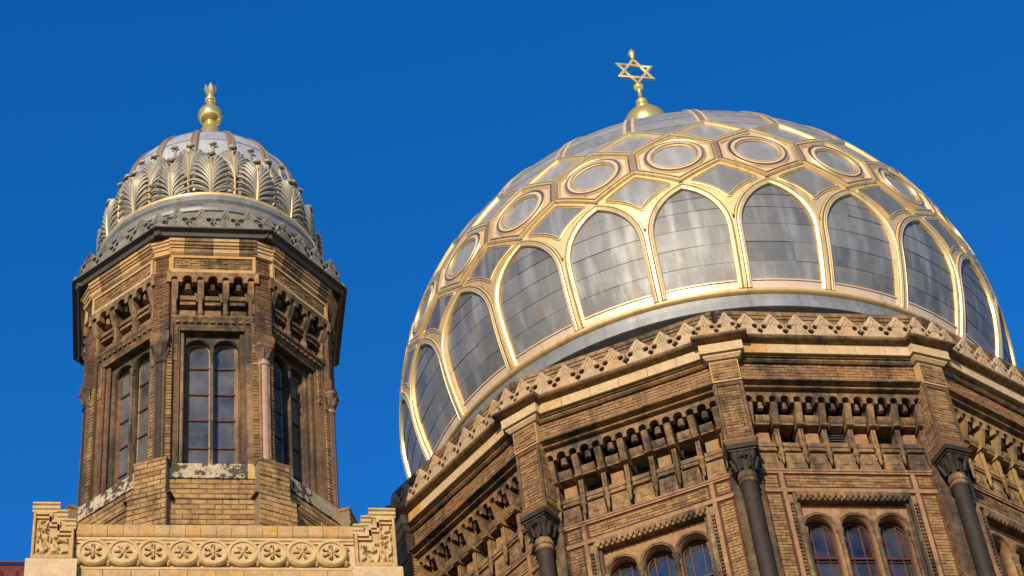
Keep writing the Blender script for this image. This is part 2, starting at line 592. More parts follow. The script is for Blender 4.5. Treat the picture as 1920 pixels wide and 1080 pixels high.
def arch_path(off):
    fn, top = arch_half(W0 + off, off)
    ts = [tz(0.03) + (top - tz(0.03)) * (1 - (1 - i / 26) ** 1.6) for i in range(27)]
    L = [(-fn(t), t) for t in ts]
    L[-1] = (0.0, top)
    R = [(-x, t) for x, t in L[::-1][1:]]
    return L + R

def mk_arch():
    b = MB()
    # outer gilt roll, dark groove, rosy flat, inner bead
    sec = [(-0.078, 0.0, 0), (-0.078, 0.055, 0), (-0.062, 0.085, 0), (-0.040, 0.085, 0), (-0.026, 0.06, 2), (-0.020, 0.055, 2), (-0.012, 0.078, 0), (0.012, 0.085, 0), (0.034, 0.074, 1), (0.050, 0.066, 1), (0.056, 0.074, 0), (0.070, 0.068, 0), (0.080, 0.04, 0), (0.084, -0.02, 0)]
    band(b, arch_path(0.075), sec, step=0.14)
    return b.mesh('arch_moulding', ['gold', 'gold_pink', 'zinc_dark'], 35)
me_arch = mk_arch()

rg = random.Random(3)
def mk_sheets(variant):
    """the sheets of one arched panel, as (mesh) list"""
    out = []
    rr = random.Random(50 + variant)
    edges = [T_IN, tz(0.62), tz(1.07), tz(1.52), tz(1.97), tz(2.32), T_AP - 0.012]
    for j in range(len(edges) - 1):
        a, c = edges[j], edges[j + 1]
        cut = rr.choice([0.0, 0.25, -0.25, 0.32, -0.3])
        cuts = [-1.0, cut, 1.0] if j < 5 else [-1.0, 1.0]
        for q in range(len(cuts) - 1):
            b = MB()
            lf, rt = cuts[q], cuts[q + 1]
            g_ = 0.0015
            fl = (lambda t, lf=lf: max(-inner_f(t), min(inner_f(t), (lf * 0.75 if abs(lf) < 1 else lf * 9) + g_)))
            fr = (lambda t, rt=rt: max(-inner_f(t), min(inner_f(t), (rt * 0.75 if abs(rt) < 1 else rt * 9) - g_)))
            h0 = 0.010 + rr.uniform(0, 0.006)
            h1 = 0.001 + rr.uniform(0, 0.006)
            strip(b, a, c + 0.01, fl, fr, h0, h1, 6, 6)
            out.append(b.mesh('sheet', 'zinc', 40))
    return out
SHEETS = [mk_sheets(i) for i in range(4)]

def zsafe(lo, hi):
    return tz(lo), tz(hi)

def mk_spandrel(ins, hh, mat):
    b = MB()
    t0, t1, t2 = tz(1.75), tz(2.78), tz(3.40)
    if ins > 0.05:
        t0, t2 = tz(2.18), tz(3.22)
    outer, top = arch_half(W0 + 0.15, 0.15)
    def half(t):
        a = hp(t) - outer(t) if t < top else hp(t)
        c = hp(t) * max(0.0, (tz(3.43) - t) / (tz(3.43) - tz(2.84)))
        return max(0.002, min(a, c) - ins)
    strip(b, t0, t2, lambda t: -half(t), lambda t: half(t), hh, hh, 18, 4)
    return b.mesh('spandrel_sheet' if ins > 0.05 else 'spandrel_field', mat, 40)
me_span = mk_spandrel(0.27, 0.05, 'zinc')
def mk_spanmould():
    b = MB()
    outer, top = arch_half(W0 + 0.15, 0.15)
    def half(t):
        a = hp(t) - outer(t) if t < top else hp(t)
        c = hp(t) * max(0.0, (tz(3.43) - t) / (tz(3.43) - tz(2.84)))
        return min(a, c) - 0.255
    ts = [tz(1.9) + (tz(3.42) - tz(1.9)) * i / 200 for i in range(201)]
    ts = [t for t in ts if half(t) > 0.012]
    ts = ts[::6] + [ts[-1]]
    path = [(half(t), t) for t in ts] + [(-half(t), t) for t in ts[::-1]]
    sec = [(-0.045, 0.02, 0), (-0.04, 0.06, 0), (-0.02, 0.07, 0), (-0.012, 0.052, 2), (0.0, 0.052, 2), (0.006, 0.068, 0), (0.022, 0.068, 0), (0.03, 0.05, 1), (0.05, 0.03, 1)]
    band(b, path[::-1], sec, closed=True, step=0.2)
    return b.mesh('spandrel_moulding', ['gold', 'gold_pink', 'zinc_dark'], 35)
me_spanm = mk_spanmould()
me_spanf = mk_spandrel(0.02, 0.035, 'gold')

HV = [tz(2.86), tz(3.43), tz(4.15), tz(4.70), tz(5.28)]
def hexpath(ins):
    t0, t1, t2, t3 = HV[0] + ins * 1.1, HV[1] + ins * 0.4, HV[2] - ins * 0.4, HV[3] - ins * 1.1
    return [(0, t0), (hp(t1) - ins, t1), (hp(t2) - ins, t2), (0, t3), (-hp(t2) + ins, t2), (-hp(t1) + ins, t1)]
def mk_hex():
    b = MB()
    sec = [(-0.075, -0.01, 0), (-0.075, 0.06, 0), (-0.058, 0.088, 0), (-0.022, 0.088, 0), (-0.012, 0.055, 2), (0.002, 0.055, 2), (0.014, 0.08, 0), (0.046, 0.08, 0), (0.06, 0.055, 1), (0.07, 0.02, 1)]
    band(b, hexpath(0.075)[::-1], [(o * 1.2, h, m) for o, h, m in sec], closed=True, step=0.2)
    return b.mesh('hexagon_moulding', ['gold', 'gold_pink', 'zinc_dark'], 35)
me_hex = mk_hex()
TC = tz(3.80)
def mk_hexfield():
    # rosy flat between the hexagon and its roundel
    b = MB()
    hexa = resample(hexpath(0.10), True, 0.09)
    n = len(hexa)
    v = [dmap(x, t, 0.028) for x, t in hexa]
    inner = []
    for x, t in hexa:
        d = math.hypot(x, t - TC)
        inner.append(dmap(x / d * 0.46, TC + (t - TC) / d * 0.46, 0.034))
    b.add(v + inner, [(i, (i + 1) % n, n + (i + 1) % n, n + i) for i in range(n)])
    return b.mesh('roundel_field', 'gold_pink', 40)
me_hexf = mk_hexfield()
def mk_ring():
    b = MB()
    sec = [(-0.115, 0.02, 0), (-0.11, 0.062, 0), (-0.09, 0.08, 0), (-0.078, 0.07, 2), (-0.025, 0.055, 2), (-0.018, 0.068, 1), (0.030, 0.066, 1), (0.038, 0.08, 0), (0.068, 0.08, 0), (0.076, 0.05, 2), (0.086, 0.04, 2), (0.09, 0.055, 0), (0.104, 0.05, 0), (0.11, -0.02, 0)]
    band(b, [(0.555 * math.sin(a), TC + 0.525 * math.cos(a)) for a in [2 * PI * i / 40 for i in range(40)]], sec, closed=True)
    return b.mesh('roundel_ring', ['gold', 'gold_pink', 'zinc_dark'], 40)
me_ring = mk_ring()
def mk_disc():
    b = MB()
    v = [dmap(0, TC, 0.02)]
    for k in (0.5, 1.0):
        v += [dmap(0.47 * k * math.sin(2 * PI * i / 32), TC + 0.44 * k * math.cos(2 * PI * i / 32), 0.02) for i in range(32)]
    f = [(0, 1 + i, 1 + (i + 1) % 32) for i in range(32)] + [(1 + i, 33 + i, 33 + (i + 1) % 32, 1 + (i + 1) % 32) for i in range(32)]
    b.add(v, f)
    return b.mesh('roundel_disc', 'zinc_pale', 40)
me_disc = mk_disc()
def mk_bar():
    b = MB()
    band(b, [(0, HV[1] + 0.02), (0, HV[2] - 0.02)], [(-0.048, 0.0, 0), (-0.044, 0.10, 0), (0.044, 0.10, 0), (0.048, 0.0, 0)])
    return b.mesh('bar', 'rib_brown', 40)
me_bar = mk_bar()
def mk_rhomb():
    b = MB()
    i_ = 0.05
    t0, t1, t2 = HV[2] + i_, HV[3], HV[4] - i_ * 0.6
    pth = [(0, t0), (hp(t1) - i_ * 1.8, t1), (0, t2), (-hp(t1) + i_ * 1.8, t1)]
    sec = [(-0.06, 0.0, 0), (-0.055, 0.065, 0), (-0.035, 0.085, 0), (-0.008, 0.08, 2), (0.004, 0.06, 2), (0.016, 0.078, 0), (0.05, 0.078, 0), (0.068, 0.05, 0), (0.085, 0.03, 0), (0.10, -0.02, 0)]
    band(b, pth[::-1], sec, closed=True, step=0.2)
    return b.mesh('rhombus_moulding', ['gold', 'gold_pink', 'zinc_dark'], 35)
me_rhomb = mk_rhomb()
def mk_rhombf():
    b = MB()
    def half(t):
        if t < HV[3]:
            q = (t - HV[2]) / (HV[3] - HV[2])
        else:
            q = (HV[4] - t) / (HV[4] - HV[3])
        return max(0.003, hp(t) * q - 0.15)
    strip(b, HV[2] + 0.13, HV[4] - 0.11, lambda t: -half(t), lambda t: half(t), 0.014, 0.014, 8, 4)
    return b.mesh('rhombus_sheet', 'zinc_pale', 40)
me_rhombf = mk_rhombf()
T_TOP = RHO * (rad(73) - PH0)
def mk_caprib():
    b = MB()
    sec = [(-0.135, 0.0, 0), (-0.13, 0.038, 0), (-0.115, 0.046, 1), (-0.06, 0.046, 1), (-0.05, 0.028, 2), (0.05, 0.028, 2), (0.06, 0.046, 1), (0.115, 0.046, 1), (0.13, 0.038, 0), (0.135, 0.0, 0)]
    band(b, [(0, tz(5.30)), (0, T_TOP)], sec, wscale=lambda p: prof(p[1])[0] / 6.1, step=0.3)
    return b.mesh('cap_rib', ['gold', 'gold_pink', 'rib_brown'], 35)
me_caprib = mk_caprib()
def mk_capsheets():
    out = []
    es = [tz(4.78), tz(5.28)] + [tz(5.28) + (T_TOP - tz(5.28)) * i / 9 for i in range(1, 10)]
    for j in range(len(es) - 1):
        b = MB()
        def half(t):
            w = hp(t) - 0.13 * prof(t)[0] / 6.1
            if t < HV[4]:
                w = min(w, hp(t) * max(0, (t - HV[3]) / (HV[4] - HV[3])) - 0.05)
            return max(0.003, w)
        strip(b, es[j], es[j + 1] + 0.015, lambda t: -half(t), lambda t: half(t), 0.014, 0.004, 4, 6)
        out.append(b.mesh('cap_sheet', 'zinc_pale', 40))
    return out
CAPS = mk_capsheets()
def mk_baseband():
    b = MB()
    w = 0.70
    def xl(t): return -(hp(t) - 0.14)
    def xr(t): return hp(t) - 0.14
    strip(b, tz(0.0), tz(0.17), xl, xr, 0.062, 0.05, 2, 6, skirt=0.05)
    band(b, [(-0.71, tz(0.185)), (0.71, tz(0.185))], [(-0.02, 0.0, 0), (-0.018, 0.07, 0), (0.012, 0.07, 0), (0.016, 0.0, 0)], step=0.2)
    return b.mesh('base_band', ['gold_pink'], 35)
me_bband = mk_baseband()
def mk_cleat():
    b = MB()
    band(b, [(0, tz(0.0)), (0, tz(1.62))], [(-0.014, 0.0, 0), (-0.012, 0.075, 0), (0.012, 0.075, 0), (0.014, 0.0, 0)], step=0.2)
    return b.mesh('rib', ['gold'], 35)
me_rib = mk_cleat()

for k in range(24):
    a = k * D
    pan = part('arch_moulding', me_arch, dome, a)
    if k <= 8 or k >= 15:
        for me in SHEETS[(k * 7 + 2) % 4]:
            part('sheet', me, pan)
    part('hexagon_moulding', me_hex, dome, a)
    f_ = part('roundel_field', me_hexf, dome, a)
    part('roundel_ring', me_ring, f_)
    part('roundel_disc', me_disc, f_)
    part('base_band', me_bband, dome, a)
    for me in CAPS:
        part('cap_sheet', me, dome, a)
    a2 = a + D / 2
    sf = part('spandrel_field', me_spanf, dome, a2)
    part('spandrel_sheet', me_span, sf)
    part('spandrel_moulding', me_spanm, sf)
    part('bar', me_bar, dome, a2)
    rm = part('rhombus_moulding', me_rhomb, dome, a2)
    part('rhombus_sheet', me_rhombf, rm)
    part('cap_rib', me_caprib, dome, a2)
    part('rib', me_rib, dome, a2)
b = MB()
b.lathe([(6.50, ZB - 0.02), (6.56, ZB - 0.01), (6.605, ZB - 0.04), (6.62, ZB - 0.08), (6.605, ZB - 0.12), (6.56, ZB - 0.15), (6.5, ZB - 0.15), (6.45, ZB - 0.02)], 120, cap=False)
part('gilt_base_ring', b.mesh('gilt_base_ring', 'gold', 40), dome)
b = MB()
b.lathe([(6.5, ZB - 0.13), (6.54, ZB - 0.16), (6.53, ZB - 0.30), (6.575, ZB - 0.33), (6.575, ZB - 0.52), (6.50, ZB - 0.56), (6.1, ZB - 0.57), (6.1, ZB - 1.4)], 120, cap=False)
part('zinc_base_ring', b.mesh('zinc_base_ring', 'lead_ring', 40), dome)

# ------------------------------------------------------------------ finial of the main dome
fin = thing('dome_finial', 'gilded globe with a six-pointed star on top of the large dome', 'finial', (0, 0, 42.2))
b = MB()
z0 = 43.25
pr = [(0.40, 42.2), (0.44, 42.35), (0.38, 42.5)]
pr += [(0.60 * math.cos(a), z0 + 0.62 * math.sin(a)) for a in [rad(-60 + 7 * i) for i in range(20)]]
pr += [(0.21, z0 + 0.60), (0.20, z0 + 0.64), (0.16, z0 + 0.68)]
b.lathe(pr, 48)
part('globe', b.mesh('globe', 'gold_pol', 50), fin)
b = MB()
b.lathe([(0.16, 43.90), (0.20, 43.96), (0.21, 44.05), (0.15, 44.14), (0.17, 44.20), (0.165, 44.27), (0.09, 44.33), (0.062, 44.40), (0.055, 44.68), (0.08, 44.74), (0.135, 44.80), (0.145, 44.87), (0.10, 44.93), (0.05, 44.97), (0.04, 45.08)], 32)
part('stem', b.mesh('stem', 'gold_pol', 50), fin)
# star: two triangles, slightly turned; a real flat frame
ZS, RS = 45.50, 0.45
def tri(r, up):
    a0 = PI / 2 if up else -PI / 2
    return [(1.2 * r * math.cos(a0 + 2 * PI * i / 3), ZS + r * 1.12 * math.sin(a0 + 2 * PI * i / 3)) for i in range(3)]
st1 = plate('star_triangle', tri(RS * 0.66 / 0.6, True), [tri(RS * 0.66 / 0.6 - 0.115, True)], -0.035, 0.035, 'gold', 0.006)
st2 = plate('star_triangle', tri(RS * 0.66 / 0.6, False), [tri(RS * 0.66 / 0.6 - 0.115, False)], -0.030, 0.030, 'gold', 0.006)
part('star_triangle', st1, fin, rad(3))
part('star_triangle', st2, fin, rad(3))
b = MB()
b.lathe([(0.03, 45.95), (0.07, 45.99), (0.035, 46.03), (0.05, 46.07), (0.095, 46.18), (0.10, 46.24), (0.075, 46.33), (0.03, 46.42), (0.0, 46.44)], 24)
part('top_bud', b.mesh('top_bud', 'gold_pol', 60), fin)

# ================================================================== DRUM
drum = thing('drum', 'twelve-sided yellow brick drum with bracketed frieze under the large dome', 'drum', (0, 0, 20.0))
A30 = rad(30)
b = MB()
AW = 6.72
b.prism_z([(AW / math.cos(rad(15)) * math.sin(A30 * (i + .5)), -AW / math.cos(rad(15)) * math.cos(A30 * (i + .5))) for i in range(12)], 25.3, 28.9)
part('core_wall', b.mesh('core_wall', 'recess_shade'), drum)  # niche backs: deep shade put into the wall colour
# back faces: plain walls; the visible faces get openings of their own
for i in range(12):
    if (i <= 2) or (i >= 10):
        continue
    def plain():
        b = MB()
        b.box(-1.86, 1.86, -7.0, -6.5, 20.0, 27.5)
        return b.mesh('wall', 'brick')
    part('wall', cached('plainwall', plain), drum, i * A30)

PR = 7.74      # pilaster face distance from the axis
HW = 0.27      # pilaster half width
XF = 1.73      # half length of face members between pilasters
rgd = random.Random(11)

def mk_roll():
    b = MB()
    b.prism_x([(-7.30, 28.60), (-7.62, 28.61), (-7.71, 28.60), (-7.75, 28.575), (-7.76, 28.545), (-7.745, 28.515), (-7.70, 28.495), (-7.65, 28.49), (-7.62, 28.475), (-7.30, 28.475)], -2.0, 2.0)
    return b.mesh('roll_moulding', 'terra_roll', 40)
def corner_path(r, w):
    # plan path round a pilaster head, in corner-local coordinates (corner points to -Y)
    return [(-w, -6.9), (-w, -r), (w, -r), (w, -6.9)]
def mk_roll_c():
    b = MB()
    b.plan(corner_path(PR + 0.11, HW + 0.06), [(-0.3, 28.60), (0.06, 28.615), (0.15, 28.60), (0.19, 28.575), (0.20, 28.545), (0.185, 28.515), (0.14, 28.495), (0.08, 28.49), (0.05, 28.475), (-0.3, 28.475)])
    return b.mesh('roll_moulding', 'terra_roll', 40)
def mk_strings():
    b = MB()
    b.prism_x([(-7.2, 28.235), (-7.53, 28.235), (-7.53, 28.205), (-7.49, 28.19), (-7.49, 28.165), (-7.45, 28.13), (-7.2, 28.13)], -1.86, 1.86)
    return b.mesh('cornice_step', 'terra_mid', 30)
def mk_string2():
    b = MB()
    b.prism_x([(-7.1, 27.70), (-7.47, 27.70), (-7.51, 27.68), (-7.51, 27.655), (-7.48, 27.64), (-7.1, 27.64)], -1.84, 1.84)
    b.prism_x([(-7.1, 27.635), (-7.33, 27.635), (-7.33, 27.58), (-7.1, 27.58)], -1.84, 1.84, 1)  # middle strip, coloured near-black for the shade under the upper moulding
    b.prism_x([(-7.1, 27.575), (-7.40, 27.575), (-7.44, 27.555), (-7.44, 27.53), (-7.40, 27.505), (-7.1, 27.505)], -1.84, 1.84)
    return b.mesh('string_moulding', ['terra_mid', 'recess_shade'], 40)

def arcs(x0, x1, z0, zt, spec, dz=0.07):
    """outline of an arcade plate: flat top, row of round arches cut from below; spec: (centre, half width)"""
    pts = [(x0, zt), (x0, z0)]
    for c, w in spec:
        pts.append((c - w, z0))
        zs = z0 + dz
        pts += [(c + w * math.cos(PI - PI * i / 10), zs + w * 1.05 * math.sin(PI * i / 10)) for i in range(11)]
        pts.append((c + w, z0))
    pts += [(x1, z0), (x1, zt)]
    return pts
PITCH = 0.465
NICHE = [(i - 3) * PITCH for i in range(7)]
BRK = [(i - 3.5) * PITCH for i in range(8)]
def mk_arcade(mat):
    spec = sorted([(c, 0.088) for c in NICHE] + [(c, 0.075) for c in BRK])
    b = MB()
    b.prism_y(arcs(-1.84, 1.84, 27.25, 27.505, spec), -7.34, -7.22)
    return b.mesh('arcade', mat)
def mk_bracket(mat):
    """long console: bulging head on a slim shaft"""
    b = MB()
    hd = [(-6.8, 27.32), (-7.18, 27.32), (-7.27, 27.305), (-7.31, 27.26), (-7.30, 27.18), (-7.265, 27.06), (-7.22, 26.95), (-7.215, 26.90), (-7.19, 26.87), (-6.8, 26.87)]
    for k, w in ((0, 0.062), (1, 0.046)):
        b.prism_x([(y - 0.012 * k if y < -7 else y, z) for y, z in hd], -w, w)
    b.prism_x([(-6.8, 26.875), (-7.20, 26.875), (-7.235, 26.85), (-7.235, 26.82), (-7.19, 26.79), (-6.8, 26.79)], -0.078, 0.078)
    b.box(-0.042, 0.042, -7.09, -6.8, 26.40, 26.80)
    for x in (-0.024, 0.024):
        b.lathe([(0.023, 26.79), (0.021, 26.40)], 8, x, -7.125)
    return b.mesh('bracket', mat, 35)
def mk_pendant(mat):
    b = MB()
    b.lathe([(0.035, 26.42), (0.058, 26.40), (0.064, 26.36), (0.044, 26.33), (0.042, 26.27), (0.058, 26.24), (0.06, 26.20), (0.036, 26.15), (0.03, 26.05), (0.034, 26.02), (0.02, 25.98), (0.0, 25.94)], 8, 0, -7.125)
    return b.mesh('pendant', mat, 40)
def mk_cushion(mat):
    b = MB()
    w = 0.126
    p = [(-6.8, 27.09), (-7.06, 27.09), (-7.13, 27.085), (-7.185, 27.06), (-7.21, 27.01), (-7.205, 26.98), (-7.18, 26.92), (-7.15, 26.895), (-7.16, 26.875), (-7.16, 26.85), (-7.10, 26.835), (-6.8, 26.835)]
    b.prism_x(p, -w, w)
    return b.mesh('cushion_block', mat, 40)
def mk_keyhead(mat):
    b = MB()
    b.lathe([(0.0, 27.36), (0.05, 27.35), (0.075, 27.31), (0.06, 27.27), (0.08, 27.24), (0.06, 27.19), (0.0, 27.17)], 8, 0, -7.16)
    return b.mesh('boss', mat, 40)
def mk_panel(mat):
    b = MB()
    b.cbox(-0.128, 0.128, -7.035, -6.8, 26.475, 26.765, 0.012)
    return b.mesh('niche_panel', mat)
def mk_slit():
    b = MB()
    b.box(-0.15, 0.15, -6.80, -6.78, 26.475, 26.83)
    return b.mesh('vent_pane', 'glass')
def mk_louvre():
    b = MB()
    for i in range(5):
        z = 26.49 + i * 0.058
        b.prism_x([(-7.02, z), (-6.92, z + 0.05), (-6.92, z + 0.062), (-7.02, z + 0.012)], -0.145, 0.145)
    return b.mesh('louvre', 'zinc_dark')
def mk_ledge(mat):
    b = MB()
    b.prism_x([(-6.9, 26.47), (-7.10, 26.47), (-7.10, 26.38), (-7.08, 26.37), (-7.08, 26.30), (-7.14, 26.285), (-7.14, 26.25), (-7.10, 26.23), (-6.9, 26.23)], -0.165, 0.165)
    return b.mesh('ledge_block', mat, 30)
def mk_lower(mat):
    b = MB()
    b.prism_y([(-0.18, 25.86), (0.18, 25.86), (0.16, 26.225), (-0.16, 26.225)], -7.10, -6.9)
    b.prism_y([(-0.135, 25.90), (0.135, 25.90), (0.12, 26.185), (-0.12, 26.185)], -7.085, -7.0, 1)
    b.cbox(-0.09, 0.09, -7.115, -7.0, 25.96, 26.13, 0.02)
    return b.mesh('apron_block', [mat, mat])

CRP = 0.49
def mk_crest(mat, n, hgt, wide, y, z, th, trefoil=True):
    """one merlon of the cresting: stepped gable with a trefoil cut at each foot"""
    w = wide / 2 - 0.006
    h = hgt
    rn = wide * 0.105
    nz = z + h * 0.20
    right = [(w, z)] + [(w - rn * math.sin(PI * q / 6), nz - rn * math.cos(PI * q / 6)) for q in range(7)] + [(w, z + h * 0.50), (w * 0.90, z + h * 0.53), (w * 0.72, z + h * 0.60), (w * 0.52, z + h * 0.74), (w * 0.36, z + h * 0.79), (w * 0.16, z + h * 0.95)]
    out = right + [(0, z + h)] + [(-x, zz) for x, zz in right[::-1]]
    holes = []
    r = wide * 0.112
    for sd in (-1, 1):
        holes.append(circle(sd * w * 0.66, z + h * 0.40, r, 10, r * 1.0))
    me = plate('merlon', out, holes, y - th, y, mat, 0.012)
    # raised chevrons on the face
    bm = bmesh.new()
    bm.from_mesh(me)
    b = MB()
    for k, (s, hh) in enumerate(((0.46, 0.70), (0.20, 0.50))):
        zz = z + h * (0.30 if k == 0 else 0.30)
        for sd in (-1, 1):
            a0 = (sd * w * s, zz + h * 0.16)
            a1 = (0, zz + h * (0.16 + s * 0.9))
            a2 = (sd * w * s, zz + h * 0.04)
            for (p, q) in ((a0, a1),):
                nx, nz = (q[1] - p[1]), -(q[0] - p[0])
                L = math.hypot(nx, nz)
                nx, nz = nx / L * 0.012, nz / L * 0.012
                b.prism_y([(p[0] - nx, p[1] - nz), (p[0] + nx, p[1] + nz), (q[0] + nx, q[1] + nz), (q[0] - nx, q[1] - nz)], y - th - 0.014, y - th + 0.01)
    o = len(me.vertices)
    bm.free()
    me2 = bpy.data.meshes.new('merlon')
    vv = [tuple(v.co) for v in me.vertices]
    ff = [list(p.vertices) for p in me.polygons]
    ff += [[i + o for i in f] for f in b.f]
    me2.from_pydata(vv + b.v, [], ff)
    me2.materials.append(M[mat])
    me2.update()
    return me2
me_merlon = mk_crest('crest', 0, 0.55, CRP, -7.62, 28.60, 0.09)
me_merlon_c = mk_crest('crest', 0, 0.55, 0.40, -(PR + 0.11), 28.60, 0.09)

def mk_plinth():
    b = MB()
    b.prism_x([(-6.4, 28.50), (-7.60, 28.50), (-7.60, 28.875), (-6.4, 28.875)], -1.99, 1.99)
    return b.mesh('crest_shade_strip', 'recess_shade', 30)  # dark strip painting the shade seen through the merlon holes
def mk_plinth2():
    b = MB()
    b.prism_x([(-6.4, 28.88), (-7.605, 28.88), (-7.605, 29.075), (-7.575, 29.08), (-7.575, 29.10), (-7.605, 29.105), (-7.605, 29.17), (-7.58, 29.175), (-7.58, 29.19), (-7.605, 29.195), (-7.605, 29.29), (-6.4, 29.30)], -1.99, 1.99)
    return b.mesh('crest_backing', 'terra_mid', 30)

# window of a face -------------------------------------------------
WX = [-0.675, 0.0, 0.675]
def mk_window_plate():
    out = [(-1.04, 21.0), (-1.04, 25.18), (1.04, 25.18), (1.04, 21.0)]
    # three tall arched openings as cut-outs that run below the frame
    holes = []
    for c in WX:
        w = 0.275
        holes.append([(c - w, 21.1), (c + w, 21.1)] + [(c + w * math.cos(PI * i / 14), 24.67 + w * math.sin(PI * i / 14)) for i in range(15)])
    return plate('window_arcade', out, holes, -6.90, -6.68, 'terra_pink', 0.01)
def mk_archivolt(c_):
    b = MB()
    def mp(x, t, h):
        return (x, -6.90 - h, t)
    w = 0.30
    pth = [(-w, 24.62)] + [(-w * math.cos(PI * i / 14), 24.67 + w * math.sin(PI * i / 14)) for i in range(15)] + [(w, 24.62)]
    band(b, pth, [(-0.055, 0.0, 0), (-0.05, 0.025, 0), (-0.02, 0.035, 0), (-0.012, 0.02, 0), (0.0, 0.02, 0), (0.012, 0.03, 0), (0.02, 0.0, 0)], mp=mp, step=0.2)
    return b.mesh('archivolt', 'terra_mid', 40)
def mk_colonnette(r, z0, z1, mat):
    b = MB()
    b.lathe([(r * 1.0, z0), (r, z1 - 0.26), (r * 1.3, z1 - 0.24), (r * 1.3, z1 - 0.21), (r * 0.95, z1 - 0.19), (r * 1.2, z1 - 0.10), (r * 1.7, z1 - 0.03), (r * 1.7, z1)], 12, 0, -6.93)
    return b.mesh('colonnette', mat, 40)
def mk_wframe():
    b = MB()
    w = 0.27
    zc = 24.64
    # outer arched frame
    o = [(-w, 21.1)] + [(-w * math.cos(PI * i / 12), zc + w * math.sin(PI * i / 12)) for i in range(13)] + [(w, 21.1)]
    def mp(x, t, h):
        return (x, -6.66 - h, t)
    band(b, o, [(-0.01, 0, 0), (-0.01, 0.05, 0), (0.02, 0.05, 0), (0.02, 0, 0)], mp=mp, step=0.4)
    for x in (-0.115, 0.115):
        b.box(x - 0.009, x + 0.009, -6.70, -6.66, 21.1, zc + 0.22)
    for z in (24.14, 23.30, 22.46):
        b.box(-w, w, -6.715, -6.66, z - 0.02, z + 0.012)
        b.box(-w, w, -6.70, -6.66, z - 0.08, z - 0.062)
    return b.mesh('window_frame', 'frame_red')
def mk_wpanes():
    out = []
    w = 0.265
    zc = 24.64
    zs = [21.1, 22.40, 23.24, 24.08, None]
    cols = [(-w, -0.115), (-0.115, 0.115), (0.115, w)]
    for (xa, xb) in cols:
        for j in range(3):
            b = MB()
            t = rgd.uniform(-0.006, 0.006)
            b.box(xa + .004, xb - .004, -6.675, -6.668, zs[j] + 0.02, zs[j + 1])
            out.append(b.mesh('pane', 'glass'))
        b = MB()
        def top(x):
            return zc + math.sqrt(max(0, w * w - x * x))
        pts = [(xa + .004, 24.16), (xb - .004, 24.16)] + [(xb - .004 + (xa - xb + .008) * i / 6, top(xb - .004 + (xa - xb + .008) * i / 6)) for i in range(7)]
        b.prism_y(pts, -6.675, -6.668)
        out.append(b.mesh('pane', 'glass'))
    return out
def mk_curtain():
    b = MB()
    v, f = grid_patch(lambda u, vv: (0.02 + 0.22 * u - 0.07 * vv * vv, -6.58 + 0.02 * math.sin(u * 26), 21.1 + 2.92 * vv), 30, 6)
    b.add(v, f)
    return b.mesh('curtain', 'curtain', 60)
def mk_jamb(s):
    b = MB()
    # stepped jamb of two slim shafts and a carved outer strip
    b.box(min(s * 1.045, s * 1.10), max(s * 1.045, s * 1.10), -7.05, -6.7, 21.0, 25.33)
    b.lathe([(0.035, 21.0), (0.035, 25.14)], 8, s * 1.012, -6.99, cap=True)
    return b.mesh('jamb', 'terra_dark', 35)
def mk_carve(s, xx):
    b = MB()
    rr = random.Random(4)
    for i in range(52):
        z = 21.1 + i * 0.081
        if z > 25.1:
            break
        b.lathe([(0.0, z), (0.036, z + 0.02), (0.04, z + 0.045), (0.0, z + 0.072)], 6, s * xx, -7.05 if xx < 1.5 else -7.02)
    return b.mesh('carved_strip', 'terra_mid', 50)
def mk_dentil():
    b = MB()
    n = 20
    for i in range(n):
        x = -1.06 + 2.12 * (i + 0.5) / n
        b.prism_y([(x - 0.05, 25.335), (x - 0.05, 25.26), (x - 0.028, 25.20), (x + 0.012, 25.19), (x + 0.03, 25.25), (x + 0.05, 25.27), (x + 0.05, 25.335)], -7.10, -6.95)
        b.lathe([(0, 25.17), (0.026, 25.19), (0.03, 25.22), (0.0, 25.25)], 6, x - 0.01, -7.07)
    b.box(-1.10, 1.10, -7.055, -6.8, 25.18, 25.34)
    return b.mesh('lintel_carving', 'terra_mid', 40)
def mk_frame_lines():
    """pale terracotta frame strips of the wall panels"""
    b = MB()
    y = -7.075
    b.prism_x([(-6.9, 25.86), (y - 0.02, 25.86), (y - 0.02, 25.825), (y, 25.81), (y, 25.775), (-6.9, 25.775)], -1.76, 1.76)
    b.box(-1.76, 1.76, y, -6.9, 25.345, 25.435)
    for s in (-1, 1):
        for x0, x1 in ((1.20, 1.275), (1.615, 1.675)):
            a, c = sorted((s * x0, s * x1))
            b.box(a, c, y + 0.003, -6.9, 21.0, 25.345)
        a, c = sorted((s * 1.20, s * 1.275))
        b.box(a, c, y + 0.003, -6.9, 25.435, 25.775)
    return b.mesh('frame_strip', 'terra_pink')
def mk_red_lines():
    b = MB()
    y = -7.045
    def rect(x0, x1, z0, z1):
        t = 0.038
        b.box(x0, x0 + t, y, -6.9, z0, z1); b.box(x1 - t, x1, y, -6.9, z0, z1)
        b.box(x0 + t, x1 - t, y, -6.9, z0, z0 + t); b.box(x0 + t, x1 - t, y, -6.9, z1 - t, z1)
    rect(-1.198, 1.198, 25.437, 25.773)
    for s in (-1, 1):
        a, c = sorted((s * 1.277, s * 1.613))
        rect(a, c, 25.437, 25.773)
        rect(a, c, 21.02, 25.343)
    return b.mesh('red_brick_line', 'red_line')
